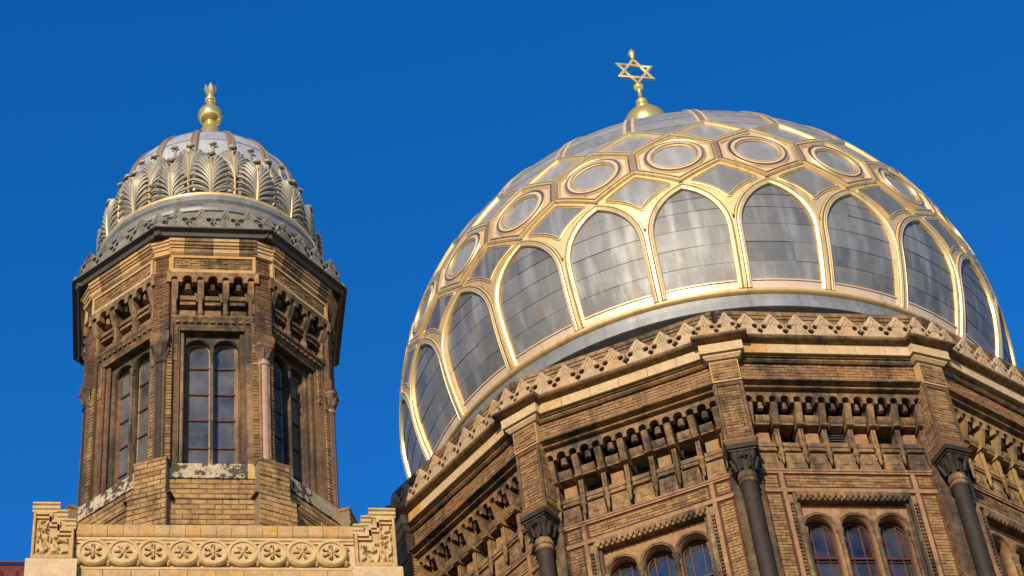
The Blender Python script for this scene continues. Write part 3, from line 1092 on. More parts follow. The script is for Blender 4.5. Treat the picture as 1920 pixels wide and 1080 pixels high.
def mk_infill():
    b = MB()
    for (x0, x1, z0, z1, sd) in ((-1.155, 1.155, 25.478, 25.732, 1), (-1.572, -1.318, 25.478, 25.732, 2), (1.318, 1.572, 25.478, 25.732, 3), (-1.572, -1.318, 21.06, 25.30, 4), (1.318, 1.572, 21.06, 25.30, 5)):
        q = bricks(x0, x1, z0, z1, -7.055, 0.17 if x1 - x0 < 0.5 else 0.25, 0.066, 0.007, 0.05, sd)
        b.add(q.v, q.f)
    return b.mesh('brickwork', 'brick')
def mk_bed():
    b = MB()
    b.box(-1.86, -1.10, -7.02, -6.6, 20.5, 25.85)
    b.box(1.10, 1.86, -7.02, -6.6, 20.5, 25.85)
    b.box(-1.10, 1.10, -7.02, -6.6, 25.34, 25.85)
    b.box(-1.86, 1.86, -6.95, -6.6, 25.85, 26.48)
    return b.mesh('wall', 'mortar')
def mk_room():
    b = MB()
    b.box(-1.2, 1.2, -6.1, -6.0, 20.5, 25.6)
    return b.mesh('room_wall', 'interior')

VISIBLE = [-2, -1, 0, 1, 2]
for i in range(-5, 7):
    a = i * A30
    part('roll_moulding', cached('roll', mk_roll), drum, a)
    part('roll_moulding', cached('rollc', mk_roll_c), drum, a + A30 / 2)
    part('crest_shade_strip', cached('plinth', mk_plinth), drum, a)
    part('crest_backing', cached('plinth2', mk_plinth2), drum, a)
    part('cornice_step', cached('str1', mk_strings), drum, a)
    # fascia blocks, one by one
    if -4 <= i <= 4:
        nb = 6
        for q in range(nb):
            x0 = -XF + 2 * XF * q / nb
            x1 = -XF + 2 * XF * (q + 1) / nb
            def fb(x0=x0, x1=x1):
                b = MB()
                b.cbox(x0 + 0.003, x1 - 0.003, -7.60, -7.2, 28.24, 28.485, 0.006)
                return b.mesh('cornice_block', 'terra_pale' if q not in (0,) else 'terra')
            part('cornice_block', cached(('fb', q), fb), drum, a)
        for q in range(-3, 4):
            def mm():
                return me_merlon
            part('merlon', me_merlon, drum, a, (math.cos(a) * q * CRP, math.sin(a) * q * CRP, 0))
        part('merlon', me_merlon_c, drum, a + A30 / 2, (math.cos(a + A30 / 2) * -0.20, math.sin(a + A30 / 2) * -0.20, 0))
        part('merlon', me_merlon_c, drum, a + A30 / 2, (math.cos(a + A30 / 2) * 0.20, math.sin(a + A30 / 2) * 0.20, 0))
    if i not in VISIBLE:
        def plainfr():
            b = MB()
            b.box(-1.8, 1.8, -7.3, -6.9, 25.8, 28.24)
            return b.mesh('plain_frieze', 'brick_frieze')
        part('plain_frieze', cached('pf', plainfr), drum, a)
        continue
    clean = (i >= 1)
    m1 = 'terra_yellow' if clean else 'terra_mid'
    m2 = 'terra_yellow' if clean else 'terra_mid'
    def fz():
        return bricks(-1.82, 1.82, 27.705, 28.13, -7.40, 0.25, 0.07, 0.008, 0.08, 9).mesh('brickwork', 'brick_frieze')
    def fzb():
        b = MB()
        b.box(-1.86, 1.86, -7.375, -6.9, 27.52, 28.2)
        return b.mesh('frieze_wall', 'mortar')
    fw = part('frieze_wall', cached('fzb', fzb), drum, a)
    part('brickwork', cached('fz', fz), fw, stuff=True)
    part('string_moulding', cached('str2', mk_string2), drum, a)
    part('arcade', cached(('arc', m1), lambda: mk_arcade(m1)), drum, a)
    for c in BRK:
        o_ = part('bracket', cached(('brk', m2), lambda: mk_bracket(m2)), drum, a, (math.cos(a) * c, math.sin(a) * c, 0))
        part('pendant', cached(('pend', clean), lambda: mk_pendant('terra_yellow' if clean else 'terra_mid')), o_)
    for q, c in enumerate(NICHE):
        lc = (math.cos(a) * c, math.sin(a) * c, 0)
        part('cushion_block', cached(('cush', m2), lambda: mk_cushion(m2)), drum, a, lc)
        part('boss', cached(('boss', m1), lambda: mk_keyhead(m1)), drum, a, lc)
        if q % 2 == 0:
            part('niche_panel', cached(('npan', clean), lambda: mk_panel('terra_pink' if not clean else 'terra_yellow')), drum, a, lc)
        elif q == 3 and i == 0:
            part('louvre', cached('louvre', mk_louvre), drum, a, lc)
        else:
            part('vent_pane', cached('slit', mk_slit), drum, a, lc)
        part('ledge_block', cached(('ledge', m1), lambda: mk_ledge(m1)), drum, a, lc)
        part('apron_block', cached(('low', m1), lambda: mk_lower(m1)), drum, a, lc)
    wl = part('wall', cached('bed', mk_bed), drum, a)
    part('frame_strip', cached('fl', mk_frame_lines), wl)
    part('red_brick_line', cached('rl', mk_red_lines), wl)
    part('brickwork', cached('inf', mk_infill), wl, stuff=True)
    part('lintel_carving', cached('dent', mk_dentil), wl)
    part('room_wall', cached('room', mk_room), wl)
    for s in (-1, 1):
        part('jamb', cached(('jamb', s), lambda: mk_jamb(s)), wl)
        for xx in (1.155, 1.72):
            part('carved_strip', cached(('carve', s, xx), lambda: mk_carve(s, xx)), wl)
    wa = part('window_arcade', cached('wplate', mk_window_plate), drum, a)
    for x in (-0.3375, 0.3375, -0.985, 0.985):
        part('colonnette', cached('coln', lambda: mk_colonnette(0.045, 21.0, 24.62, 'terra_mid')), wa, 0, (x, 0, 0))
    for q, c in enumerate(WX):
        ca, sa = math.cos(a), math.sin(a)
        part('archivolt', cached('archv', lambda: mk_archivolt(0)), wa, 0, (c, 0, 0))
        wf = part('window_frame', cached('wfr', mk_wframe), drum, a, (ca * c, sa * c, 0))
        for me in cached('panes', mk_wpanes):
            part('pane', me, wf)
        if q == 2 and i in (0, -1):
            part('curtain', cached('curt', mk_curtain), wf)

# pilasters with their columns at the corners
def mk_pil_shaft():
    b = MB()
    b.box(-HW, HW, -PR + 0.05, -6.9, 26.22, 27.60)
    # raised frame round a brick field
    f = 0.055
    b.cbox(-HW, -HW + f, -PR, -PR + 0.06, 26.22, 27.60, 0.008)
    b.cbox(HW - f, HW, -PR, -PR + 0.06, 26.22, 27.60, 0.008)
    b.cbox(-HW + f, HW - f, -PR, -PR + 0.06, 27.52, 27.60, 0.008)
    b.cbox(-HW + f, HW - f, -PR, -PR + 0.06, 26.22, 26.30, 0.008)
    return b.mesh('pilaster', 'brick_brown')
def side_bricks(b, hw, r, depth, z0, z1, bh=0.068, seed=5):
    q = bricks(0, depth, z0, z1, 0, 0.23, bh, 0.010, 0.04, seed)
    b.add([(hw - 0.0 - y if False else hw + 0.012 - y - 0.012, -r + x, z) for x, y, z in q.v], q.f)
    b.add([(-hw + y, -r + x, z) for x, y, z in q.v], q.f)
def mk_pil_brick():
    b_ = MB()
    side_bricks(b_, HW + 0.008, PR - 0.06, 0.55, 26.24, 27.60)
    q = bricks(-HW + 0.06, HW - 0.06, 26.305, 27.515, -PR + 0.015, 0.23, 0.068, 0.007, 0.05, 21)
    b_.add(q.v, q.f)
    return b_.mesh('brickwork', 'brick')
def mk_pil_head():
    b = MB()
    b.box(-HW, HW, -PR, -6.9, 27.62, 28.13)
    return b.mesh('pilaster_head', 'terra')
def mk_pil_headbrick():
    return bricks(-HW + 0.02, HW - 0.02, 27.66, 28.10, -PR - 0.02, 0.25, 0.075, 0.007, 0.05, 22).mesh('brickwork', 'brick')
def mk_pil_cap():
    b = MB()
    w, r = HW + 0.02, PR + 0.02
    b.plan(corner_path(PR - 0.02, HW - 0.02), [(-0.3, 28.46), (0.16, 28.46), (0.16, 28.245), (0.11, 28.235), (0.11, 28.20), (0.06, 28.14), (-0.2, 28.13)])
    return b.mesh('cornice_block', 'terra_pale')
def mk_pil_foot():
    b = MB()
    b.plan(corner_path(PR - 0.02, HW - 0.02), [(-0.3, 26.23), (0.05, 26.22), (0.07, 26.19), (0.03, 26.15), (0.0, 26.10), (-0.05, 26.05), (-0.6, 26.04)])
    return b.mesh('pilaster_foot', 'terra_pink', 30)
CR = 7.56
def mk_capital():
    b = MB()
    # abacus
    w = 0.28
    b.prism_z([(-w, -CR - w), (w, -CR - w), (w, -CR + w), (-w, -CR + w)], 25.95, 26.05)
    b.prism_z([(-w + .03, -CR - w + .03), (w - .03, -CR - w + .03), (w - .03, -CR + w - .03), (-w + .03, -CR + w - .03)], 25.90, 25.95)
    # square-to-round bell
    n = 32
    v = []
    zs = [(25.90, 0.235, 1.0), (25.80, 0.215, 0.9), (25.70, 0.19, 0.55), (25.62, 0.17, 0.2), (25.52, 0.163, 0.0)]
    for z, r, sq in zs:
        for i in range(n):
            a = 2 * PI * (i + 0.5) / n
            c, s_ = math.cos(a), math.sin(a)
            k = 1 / max(abs(c), abs(s_))
            rr = r * ((1 - sq) + sq * k) * (1 + 0.035 * math.cos(a * 8))
            v.append((rr * c, -CR + rr * s_, z))
    b.add(v, [(j * n + i, j * n + (i + 1) % n, (j + 1) * n + (i + 1) % n, (j + 1) * n + i) for j in range(len(zs) - 1) for i in range(n)])
    # leaves and a carved star-knot
    for q in range(8):
        a = PI / 8 + q * PI / 4
        b.tube([(0.185 * math.cos(a), -CR + 0.185 * math.sin(a), 25.56), (0.215 * math.cos(a), -CR + 0.215 * math.sin(a), 25.68), (0.27 * math.cos(a), -CR + 0.27 * math.sin(a), 25.80), (0.295 * math.cos(a), -CR + 0.295 * math.sin(a), 25.78)], [0.03, 0.038, 0.034, 0.013], 6)
    for k in range(3):
        b.tube([(-0.12, -CR - 0.26, 25.74 + 0.05 * k), (0.0, -CR - 0.265, 25.86 - 0.05 * k), (0.12, -CR - 0.26, 25.74 + 0.05 * k)], 0.014, 5)
    return b.mesh('capital', 'column_dark', 40)
def mk_column():
    b = MB()
    b.lathe([(0.156, 20.0), (0.147, 25.30)], 28, 0, -CR)
    return b.mesh('column', 'column_dark', 40)
def mk_collar():
    b = MB()
    b.lathe([(0.149, 25.28), (0.170, 25.30), (0.174, 25.34), (0.158, 25.365), (0.155, 25.38), (0.176, 25.40), (0.18, 25.45), (0.166, 25.48), (0.162, 25.53)], 28, 0, -CR)
    return b.mesh('collar', 'terra_mid', 40)
def mk_corner_brick():
    b = MB()
    side_bricks(b, 0.278, 7.34, 0.36, 21.0, 26.03, 0.07, 6)
    return b.mesh('brickwork', 'brick_brown')
def mk_corner_wall():
    b = MB()
    b.box(-0.27, 0.27, -7.34, -6.5, 20.0, 26.06)
    return b.mesh('corner_wall', 'terra_dark')
for i in range(-6, 6):
    a = i * A30 + A30 / 2
    if i in (-6, -5, 4, 5):
        part('corner_wall', cached('cw', mk_corner_wall), drum, a)
        part('pilaster', cached('psh', mk_pil_shaft), drum, a)
        continue
    p = part('pilaster', cached('psh', mk_pil_shaft), drum, a)
    part('brickwork', cached('pbr', mk_pil_brick), p, stuff=True)
    p = part('pilaster_head', cached('phd', mk_pil_head), drum, a)
    part('brickwork', cached('phb', mk_pil_headbrick), p, stuff=True)
    part('cornice_block', cached('pcap', mk_pil_cap), drum, a)
    part('pilaster_foot', cached('pft', mk_pil_foot), drum, a)
    p = part('corner_wall', cached('cw', mk_corner_wall), drum, a)
    part('brickwork', cached('cwb', mk_corner_brick), p, stuff=True)
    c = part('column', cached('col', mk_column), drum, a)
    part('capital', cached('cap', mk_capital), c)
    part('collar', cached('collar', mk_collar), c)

# ================================================================== SIDE TOWER
TX, TY = -11.3922, -5.5066
A45 = rad(45)
tower = thing('side_tower', 'octagonal brown brick tower with paired arched windows and slender corner columns', 'tower', (TX, TY, 21.5))
b = MB()
AWT = 1.62
b.prism_z([(AWT / math.cos(A45 / 2) * math.sin(A45 * (i + .5)), -AWT / math.cos(A45 / 2) * math.cos(A45 * (i + .5))) for i in range(8)], 21.5, 25.1)
part('core_wall', b.mesh('core_wall', 'mortar'), tower)
b = MB()
b.prism_z([(2.0 / math.cos(A45 / 2) * math.sin(A45 * (i + .5)), -2.0 / math.cos(A45 / 2) * math.cos(A45 * (i + .5))) for i in range(8)], 28.75, 30.6)
part('upper_core_wall', b.mesh('core_wall', 'mortar'), tower)
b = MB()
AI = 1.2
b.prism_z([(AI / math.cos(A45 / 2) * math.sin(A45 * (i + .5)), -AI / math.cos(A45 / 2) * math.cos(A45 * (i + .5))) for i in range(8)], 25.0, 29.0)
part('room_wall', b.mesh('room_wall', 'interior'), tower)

TPR, THW = 2.42, 0.15     # pilaster face distance and half width
TW = 0.755                 # half width of the face between pilasters

def t_base():
    """three battered base courses: mortar beds; the bricks are set on them one by one"""
    b = MB()
    b.box(-0.95, 0.95, -2.43, -1.5, 24.32, 24.76)
    b.box(-1.02, 1.02, -2.53, -1.5, 21.5, 24.26)
    return b.mesh('base_wall', 'mortar')
def t_base_c():
    b = MB()
    b.box(-0.285, 0.285, -2.68, -1.5, 24.32, 25.06)
    b.box(-0.345, 0.345, -2.79, -1.5, 21.5, 24.26)
    return b.mesh('base_pier', 'mortar')
def t_ledge():
    b = MB()
    b.prism_x([(-1.5, 24.33), (-2.45, 24.33), (-2.56, 24.275), (-2.56, 24.25), (-1.5, 24.25)], -0.95, 0.95)
    return b.mesh('base_ledge', 'terra_dark', 20)
def t_ledge_c():
    b = MB()
    b.plan([(-0.29, -1.9), (-0.29, -2.685), (0.29, -2.685), (0.29, -1.9)], [(-0.2, 24.335), (0.01, 24.335), (0.12, 24.275), (0.12, 24.25), (-0.2, 24.25)])
    return b.mesh('base_ledge', 'terra_dark', 20)
def t_captop():
    b = MB()
    b.prism_z([(-0.30, -2.70), (0.30, -2.70), (0.30, -1.8), (-0.30, -1.8)], 25.06, 25.12)
    return b.mesh('pier_cap', 'terra_mid')
def t_sill():
    b = MB()
    b.prism_x([(-1.5, 25.16), (-2.14, 25.16), (-2.44, 25.10), (-2.44, 24.80), (-2.47, 24.79), (-2.47, 24.765), (-1.5, 24.765)], -0.80, 0.58)
    return b.mesh('sill', 'sill_flaked', 20)
def t_sill2():
    b = MB()
    b.prism_x([(-1.5, 25.16), (-2.14, 25.16), (-2.44, 25.105), (-2.44, 24.80), (-2.46, 24.79), (-2.46, 24.765), (-1.5, 24.765)], 0.584, 0.80)
    return b.mesh('sill', 'terra', 20)
# window: a pair of round-headed lights
TWX = [-0.245, 0.205]
TWX = [-0.245, 0.245]
def t_winplate():
    out = [(-0.52, 25.15), (-0.52, 28.70), (0.52, 28.70), (0.52, 25.15)]
    holes = []
    for c in TWX:
        w = 0.215
        holes.append([(c - w, 25.18), (c + w, 25.18)] + [(c + w * math.cos(PI * i / 12), 28.17 + w * 0.9 * math.sin(PI * i / 12)) for i in range(13)])
    return plate('window_arcade', out, holes, -1.97, -1.80, 'terra_dark', 0.008)
def t_mullion():
    b = MB()
    b.lathe([(0.032, 25.16), (0.030, 27.98), (0.045, 28.01), (0.04, 28.05), (0.05, 28.14)], 10, 0, -1.98)
    return b.mesh('mullion', 'terra_dark', 40)
def t_frame():
    b = MB()
    w = 0.215
    def mp(x, t, h):
        return (x, -1.80 - h, t)
    o = [(-w, 25.17)] + [(-w * math.cos(PI * i / 12), 28.17 + w * 0.9 * math.sin(PI * i / 12)) for i in range(13)] + [(w, 25.17)]
    band(b, o, [(-0.004, 0, 0), (-0.004, 0.03, 0), (0.022, 0.03, 0), (0.022, 0, 0)], mp=mp, step=0.5)
    return b.mesh('window_frame', 'timber')
def t_bar():
    b = MB()
    b.box(-0.21, 0.21, -1.835, -1.80, -0.016, 0.016)
    return b.mesh('glazing_bar', 'frame_red')
def t_panes():
    out = []
    zs = [25.18, 25.95, 26.58, 27.18, 27.79]
    for j in range(5):
        b = MB()
        if j < 4:
            b.box(-0.208, 0.208, -1.808, -1.802, zs[j] + 0.01, zs[j + 1] - 0.01)
        else:
            b.prism_y([(-0.208, 27.80), (0.208, 27.80)] + [(0.208 * math.cos(PI * i / 10), 28.17 + 0.185 * math.sin(PI * i / 10)) for i in range(11)], -1.808, -1.802)
        out.append(b.mesh('pane', 'glass_dusty'))
    return out
def t_blind():
    b = MB()
    b.box(-0.21, 0.21, -1.77, -1.765, 25.2, 28.25)
    return b.mesh('blind', 'curtain')
def t_jamb(s):
    b = MB()
    def bx(x0, x1, y0, y1, z0, z1):
        a, c = sorted((s * x0, s * x1))
        b.box(a, c, y0, y1, z0, z1)
    bx(0.51, 0.60, -2.06, -1.6, 25.12, 28.46)
    bx(0.60, 0.70, -2.13, -1.6, 25.12, 28.55)
    b.lathe([(0.032, 25.14), (0.032, 28.44)], 8, s * 0.60, -2.09)
    b.lathe([(0.026, 25.14), (0.026, 28.44)], 8, s * 0.515, -2.03)
    return b.mesh('jamb', 'jamb_brown', 35)
def t_strip(s):
    x0, x1 = sorted((s * 0.70, s * 0.80))
    return bricks(x0, x1, 25.16, 28.05, -2.22, 0.2, 0.07, 0.012, 0.3, 31).mesh('brickwork', 'brick')
def t_stripbed(s):
    b = MB()
    x0, x1 = sorted((s * 0.695, s * 1.0))
    b.box(x0, x1, -2.19, -1.5, 25.1, 29.8)
    return b.mesh('corner_wall', 'jamb_brown')
def t_studs(s):
    b = MB()
    for k in range(7):
        z = 28.42 - k * 0.105
        b.lathe([(0, z - 0.03), (0.022, z - 0.015), (0.022, z + 0.015), (0, z + 0.03)], 6, s * 0.655, -2.14)
    x0, x1 = sorted((s * 0.605, s * 0.70))
    b.cbox(x0, x1, -2.15, -2.0, 27.70, 28.52, 0.01)
    return b.mesh('studded_block', 'terra_mid', 40)
def t_lintel():
    b = MB()
    b.prism_x([(-1.6, 28.72), (-2.24, 28.72), (-2.24, 28.67), (-2.20, 28.63), (-2.18, 28.56), (-2.13, 28.50), (-2.12, 28.46), (-1.6, 28.46)], -0.74, 0.74)
    for i in range(11):
        x = -0.62 + 0.124 * i
        b.cbox(x - 0.04, x + 0.04, -2.215, -2.1, 28.565, 28.62, 0.008)
    return b.mesh('lintel', 'terra_mid', 30)
# frieze of the tower
TN = [-0.46, 0.0, 0.46]
TB = [-0.69, -0.23, 0.23, 0.69]
def t_arcade():
    spec = sorted([(c, 0.088) for c in TN] + [(c, 0.062) for c in TB])
    b = MB()
    b.prism_y(arcs(-0.83, 0.83, 29.47, 29.72, spec), -2.33, -2.2)
    return b.mesh('arcade', 'terra_mid')
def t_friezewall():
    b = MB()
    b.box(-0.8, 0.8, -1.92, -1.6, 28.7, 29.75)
    return b.mesh('frieze_wall', 'recess_shade')  # near-black colour paints the shade at the back of the tower niches
def t_bracket():
    b = MB()
    b.prism_x([(-2.0, 29.60), (-2.22, 29.60), (-2.29, 29.56), (-2.31, 29.48), (-2.29, 29.38), (-2.25, 29.26), (-2.21, 29.17), (-2.0, 29.15)], -0.058, 0.058)
    b.lathe([(0.04, 29.17), (0.058, 29.15), (0.058, 29.12), (0.042, 29.09), (0.036, 28.86), (0.055, 28.84), (0.06, 28.80), (0.04, 28.76), (0.0, 28.66)], 8, 0, -2.19)
    b.box(-0.045, 0.045, -2.18, -1.95, 28.78, 29.2)
    return b.mesh('bracket', 'terra_mid', 35)
def t_cushion():
    b = MB()
    w = 0.14
    b.prism_x([(-1.9, 29.31), (-2.06, 29.31), (-2.15, 29.29), (-2.20, 29.23), (-2.20, 29.16), (-2.23, 29.15), (-2.23, 29.11), (-2.19, 29.10), (-2.19, 29.04), (-2.21, 29.03), (-2.21, 29.005), (-1.9, 29.0)], -w, w)
    return b.mesh('cushion_block', 'terra_mid', 40)
def t_boss():
    b = MB()
    b.lathe([(0.0, 29.56), (0.05, 29.55), (0.075, 29.50), (0.05, 29.45), (0.06, 29.42), (0.09, 29.38), (0.0, 29.35)], 8, 0, -2.15)
    return b.mesh('boss', 'terra_mid', 40)
def t_apron():
    b = MB()
    b.cbox(-0.15, 0.15, -2.13, -1.95, 28.72, 28.95, 0.012)
    return b.mesh('apron_block', 'terra_mid')
def t_bandwall():
    b = MB()
    b.box(-0.80, 0.80, -2.27, -1.7, 29.72, 30.16)
    f = 0.06
    b.box(-0.775, 0.775, -2.32, -2.2, 29.72, 29.80)
    b.box(-0.775, 0.775, -2.32, -2.2, 30.10, 30.16)
    b.box(-0.775, -0.715, -2.319, -2.2, 29.80, 30.10)
    b.box(0.715, 0.775, -2.319, -2.2, 29.80, 30.10)
    return b.mesh('brick_panel', 'terra')
def t_bandbrick():
    return bricks(-0.71, 0.71, 29.805, 30.095, -2.295, 0.16, 0.055, 0.008, 0.05, 41).mesh('brickwork', 'brick')
def t_cornice():
    out = []
    xs = [-0.80, -0.52, 0.0, 0.48, 0.80]
    for q in range(4):
        b = MB()
        x0, x1 = xs[q] + .003, xs[q + 1] - .003
        b.prism_x([(-1.8, 30.52), (-2.42, 30.52), (-2.42, 30.44), (-2.395, 30.43), (-2.395, 30.38), (-2.36, 30.36), (-2.36, 30.33), (-1.8, 30.33)], x0, x1)
        b.prism_x([(-1.8, 30.325), (-2.335, 30.325), (-2.335, 30.27), (-1.8, 30.27)], x0, x1)
        b.prism_x([(-1.8, 30.265), (-2.36, 30.265), (-2.36, 30.21), (-2.32, 30.17), (-1.8, 30.17)], x0, x1)
        out.append(b.mesh('cornice_block', 'terra' if q in (0, 2) else 'terra_roll'))
    return out
def t_path(r, w):
    return [(-w, -1.9), (-w, -r), (w, -r), (w, -1.9)]
def t_cornice_c():
    b = MB()
    b.plan(t_path(TPR, THW), [(-0.3, 30.52), (0.10, 30.52), (0.10, 30.44), (0.075, 30.43), (0.075, 30.38), (0.045, 30.36), (0.045, 30.31), (0.02, 30.30), (0.02, 30.22), (0.04, 30.20), (0.04, 30.17), (0.0, 30.15), (-0.3, 30.15)])
    return b.mesh('cornice_block', 'terra', 25)
def t_pilaster():
    b = MB()
    b.box(-THW, THW, -TPR + 0.03, -1.7, 28.02, 30.15)
    b.plan(t_path(TPR - 0.02, THW - 0.02), [(-0.2, 29.76), (0.045, 29.76), (0.06, 29.73), (0.02, 29.69), (-0.2, 29.69)])
    b.plan(t_path(TPR - 0.02, THW - 0.02), [(-0.2, 28.27), (0.035, 28.27), (0.05, 28.22), (0.05, 28.12), (0.03, 28.03), (-0.3, 28.02)])
    return b.mesh('pilaster', 'brick_brown', 25)
def t_pil_brick():
    b = bricks(-THW, THW, 28.28, 29.685, -TPR + 0.005, 0.16, 0.056, 0.008, 0.04, 51)
    c = bricks(-THW + 0.03, THW - 0.03, 29.79, 30.12, -TPR + 0.005, 0.16, 0.056, 0.008, 0.04, 52)
    b.add(c.v, c.f)
    return b.mesh('brickwork', 'brick_brown')
TCR = 2.32
def t_column(mat):
    b = MB()
    b.lathe([(0.15, 25.12), (0.15, 25.17), (0.115, 25.19), (0.125, 25.22), (0.105, 25.26), (0.098, 25.30), (0.096, 27.55), (0.12, 27.57), (0.125, 27.61), (0.10, 27.64), (0.105, 27.70)], 20, 0, -TCR)
    return b.mesh('column', mat, 40)
def t_capital(mat):
    b = MB()
    n = 24
    zs = [(27.68, 0.105, 0.0), (27.76, 0.112, 0.1), (27.86, 0.135, 0.4), (27.93, 0.155, 0.9), (27.95, 0.17, 1.0), (28.00, 0.172, 1.0), (28.02, 0.16, 1.0)]
    v = []
    for z, r, sq in zs:
        for i in range(n):
            a = 2 * PI * (i + 0.5) / n
            c, s_ = math.cos(a), math.sin(a)
            k = 1 / max(abs(c), abs(s_))
            rr = r * ((1 - sq) + sq * k) * (1 + 0.05 * math.cos(a * 8) * (sq < 1))
            v.append((rr * c, -TCR + rr * s_, z))
    b.add(v, [(j * n + i, j * n + (i + 1) % n, (j + 1) * n + (i + 1) % n, (j + 1) * n + i) for j in range(len(zs) - 1) for i in range(n)] + [tuple(range(n))])
    for q in range(8):
        a = q * PI / 4 + PI / 8
        b.tube([(0.11 * math.cos(a), -TCR + 0.11 * math.sin(a), 27.72), (0.135 * math.cos(a), -TCR + 0.135 * math.sin(a), 27.81), (0.175 * math.cos(a), -TCR + 0.175 * math.sin(a), 27.89)], [0.02, 0.028, 0.015], 5)
    return b.mesh('capital', mat, 40)
def t_eave():
    b = MB()
    b.prism_x([(-1.8, 30.66), (-2.57, 30.655), (-2.585, 30.645), (-2.585, 30.62), (-2.50, 30.60), (-2.46, 30.525), (-1.8, 30.525)], -1.08, 1.08)
    return b.mesh('eave', 'roof_grey')
def t_eave_c():
    b = MB()
    b.plan(t_path(TPR + 0.02, THW + 0.06), [(-0.4, 30.665), (0.18, 30.66), (0.19, 30.645), (0.19, 30.62), (0.10, 30.60), (0.06, 30.525), (-0.4, 30.525)])
    return b.mesh('eave', 'roof_grey')

def brick_field(root_part, x0, x1, z0, z1, y, bl, bh, seed):
    """single bricks, each an object of its own, child of the base wall"""
    rr = random.Random(seed)
    nr = round((z1 - z0) / bh)
    h = (z1 - z0) / nr
    for r in range(nr):
        x = x0 - (bl * 0.5 if r % 2 else 0)
        while x < x1 - 0.01:
            a_, c_ = max(x, x0), min(x + bl, x1)
            if c_ - a_ > 0.04:
                L = round(c_ - a_, 3)
                def mk(L=L):
                    b = MB()
                    b.cbox(-L / 2 + 0.006, L / 2 - 0.006, -0.02, 0.05, 0.006, h - 0.006, 0.007)
                    return b.mesh('brick', 'brick_base')
                me = cached(('brk1', L, round(h, 4)), mk)
                part('brick', me, root_part, 0, ((a_ + c_) / 2, y + rr.uniform(-0.006, 0.006), z0 + r * h))
            x += bl

dark_cols = {-1, -2, -3, -4}
for i in range(-3, 5):
    a = i * A45
    det = -2 <= i <= 2
    bw = part('base_wall', cached('tbase', t_base), tower, a)
    if det and i >= -1 and i <= 1:
        brick_field(bw, -0.74, 0.74, 24.34, 24.76, -2.43, 0.26, 0.105, 60 + i)
        brick_field(bw, -0.74, 0.74, 23.62, 24.25, -2.53, 0.26, 0.105, 70 + i)
    part('base_ledge', cached('tledge', t_ledge), tower, a)
    part('sill', cached('tsill', t_sill), tower, a)
    part('sill', cached('tsill2', t_sill2), tower, a)
    part('frieze_wall', cached('tfw', t_friezewall), tower, a)
    for me in cached('tcor', t_cornice):
        part('cornice_block', me, tower, a)
    part('eave', cached('teave', t_eave), tower, a)
    bp = part('brick_panel', cached('tband', t_bandwall), tower, a)
    for s in (-1, 1):
        part('corner_wall', cached(('tsb', s), lambda: t_stripbed(s)), tower, a)
    if not det:
        continue
    part('brickwork', cached('tbandb', t_bandbrick), bp, stuff=True)
    wa = part('window_arcade', cached('twp', t_winplate), tower, a)
    part('mullion', cached('tmul', t_mullion), wa)
    for q, c in enumerate(TWX):
        f_ = part('window_frame', cached('tfr', t_frame), tower, a, (math.cos(a) * c, math.sin(a) * c, 0))
        for z in (25.95, 26.58, 27.18, 27.79):
            part('glazing_bar', cached('tbar', t_bar), f_, 0, (0, 0, z))
        for me in cached('tpan', t_panes):
            part('pane', me, f_)
        if i == -1 and q == 0:
            part('blind', cached('tblind', t_blind), f_)
    for s in (-1, 1):
        part('jamb', cached(('tj', s), lambda: t_jamb(s)), tower, a)
        part('studded_block', cached(('tst', s), lambda: t_studs(s)), tower, a)
        part('brickwork', cached(('tstr', s), lambda: t_strip(s)), wa, stuff=True)
    part('lintel', cached('tlin', t_lintel), tower, a)
    part('arcade', cached('tarc', t_arcade), tower, a)
    for c in TB:
        part('bracket', cached('tbrk', t_bracket), tower, a, (math.cos(a) * c, math.sin(a) * c, 0))
    for c in TN:
        lc = (math.cos(a) * c, math.sin(a) * c, 0)
        part('cushion_block', cached('tcush', t_cushion), tower, a, lc)
        part('boss', cached('tboss', t_boss), tower, a, lc)
        part('apron_block', cached('tapr', t_apron), tower, a, lc)
for i in range(-4, 4):
    a = i * A45 + A45 / 2
    bp = part('base_pier', cached('tbasec', t_base_c), tower, a)
    if -2 <= i <= 1:
        brick_field(bp, -0.285, 0.285, 24.34, 25.06, -2.68, 0.24, 0.103, 80 + i)
        brick_field(bp, -0.345, 0.345, 23.62, 24.25, -2.79, 0.24, 0.105, 90 + i)
    part('base_ledge', cached('tledgec', t_ledge_c), tower, a)
    part('pier_cap', cached('tpc', t_captop), tower, a)
    p = part('pilaster', cached('tpil', t_pilaster), tower, a)
    part('brickwork', cached('tpilb', t_pil_brick), p, stuff=True)
    part('cornice_block', cached('tcorc', t_cornice_c), tower, a)
    part('eave', cached('teavec', t_eave_c), tower, a)
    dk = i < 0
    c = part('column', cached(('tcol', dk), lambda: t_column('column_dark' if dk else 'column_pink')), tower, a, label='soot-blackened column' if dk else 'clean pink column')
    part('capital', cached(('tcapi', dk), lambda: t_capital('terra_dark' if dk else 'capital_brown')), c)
# cresting over the eave
me_tm = mk_crest('crest_grey', 0, 0.50, 0.44, -2.51, 30.655, 0.06)
me_tmc = mk_crest('crest_grey', 0, 0.50, 0.42, -(TPR + 0.15), 30.66, 0.06)
for i in range(-3, 5):
    a = i * A45
    for q in (-1.5, -0.5, 0.5, 1.5):
        part('merlon', me_tm, tower, a, (math.cos(a) * q * 0.44, math.sin(a) * q * 0.44, 0))
    part('merlon', me_tmc, tower, a + A45 / 2)
b = MB()
b.lathe([(2.42, 30.63), (2.42, 30.98), (2.46, 31.02), (2.46, 31.08), (2.30, 31.12), (2.30, 31.6), (2.0, 31.7)], 64, cap=False)
part('crest_backing', b.mesh('crest_backing', 'crest_grey', 30), tower)

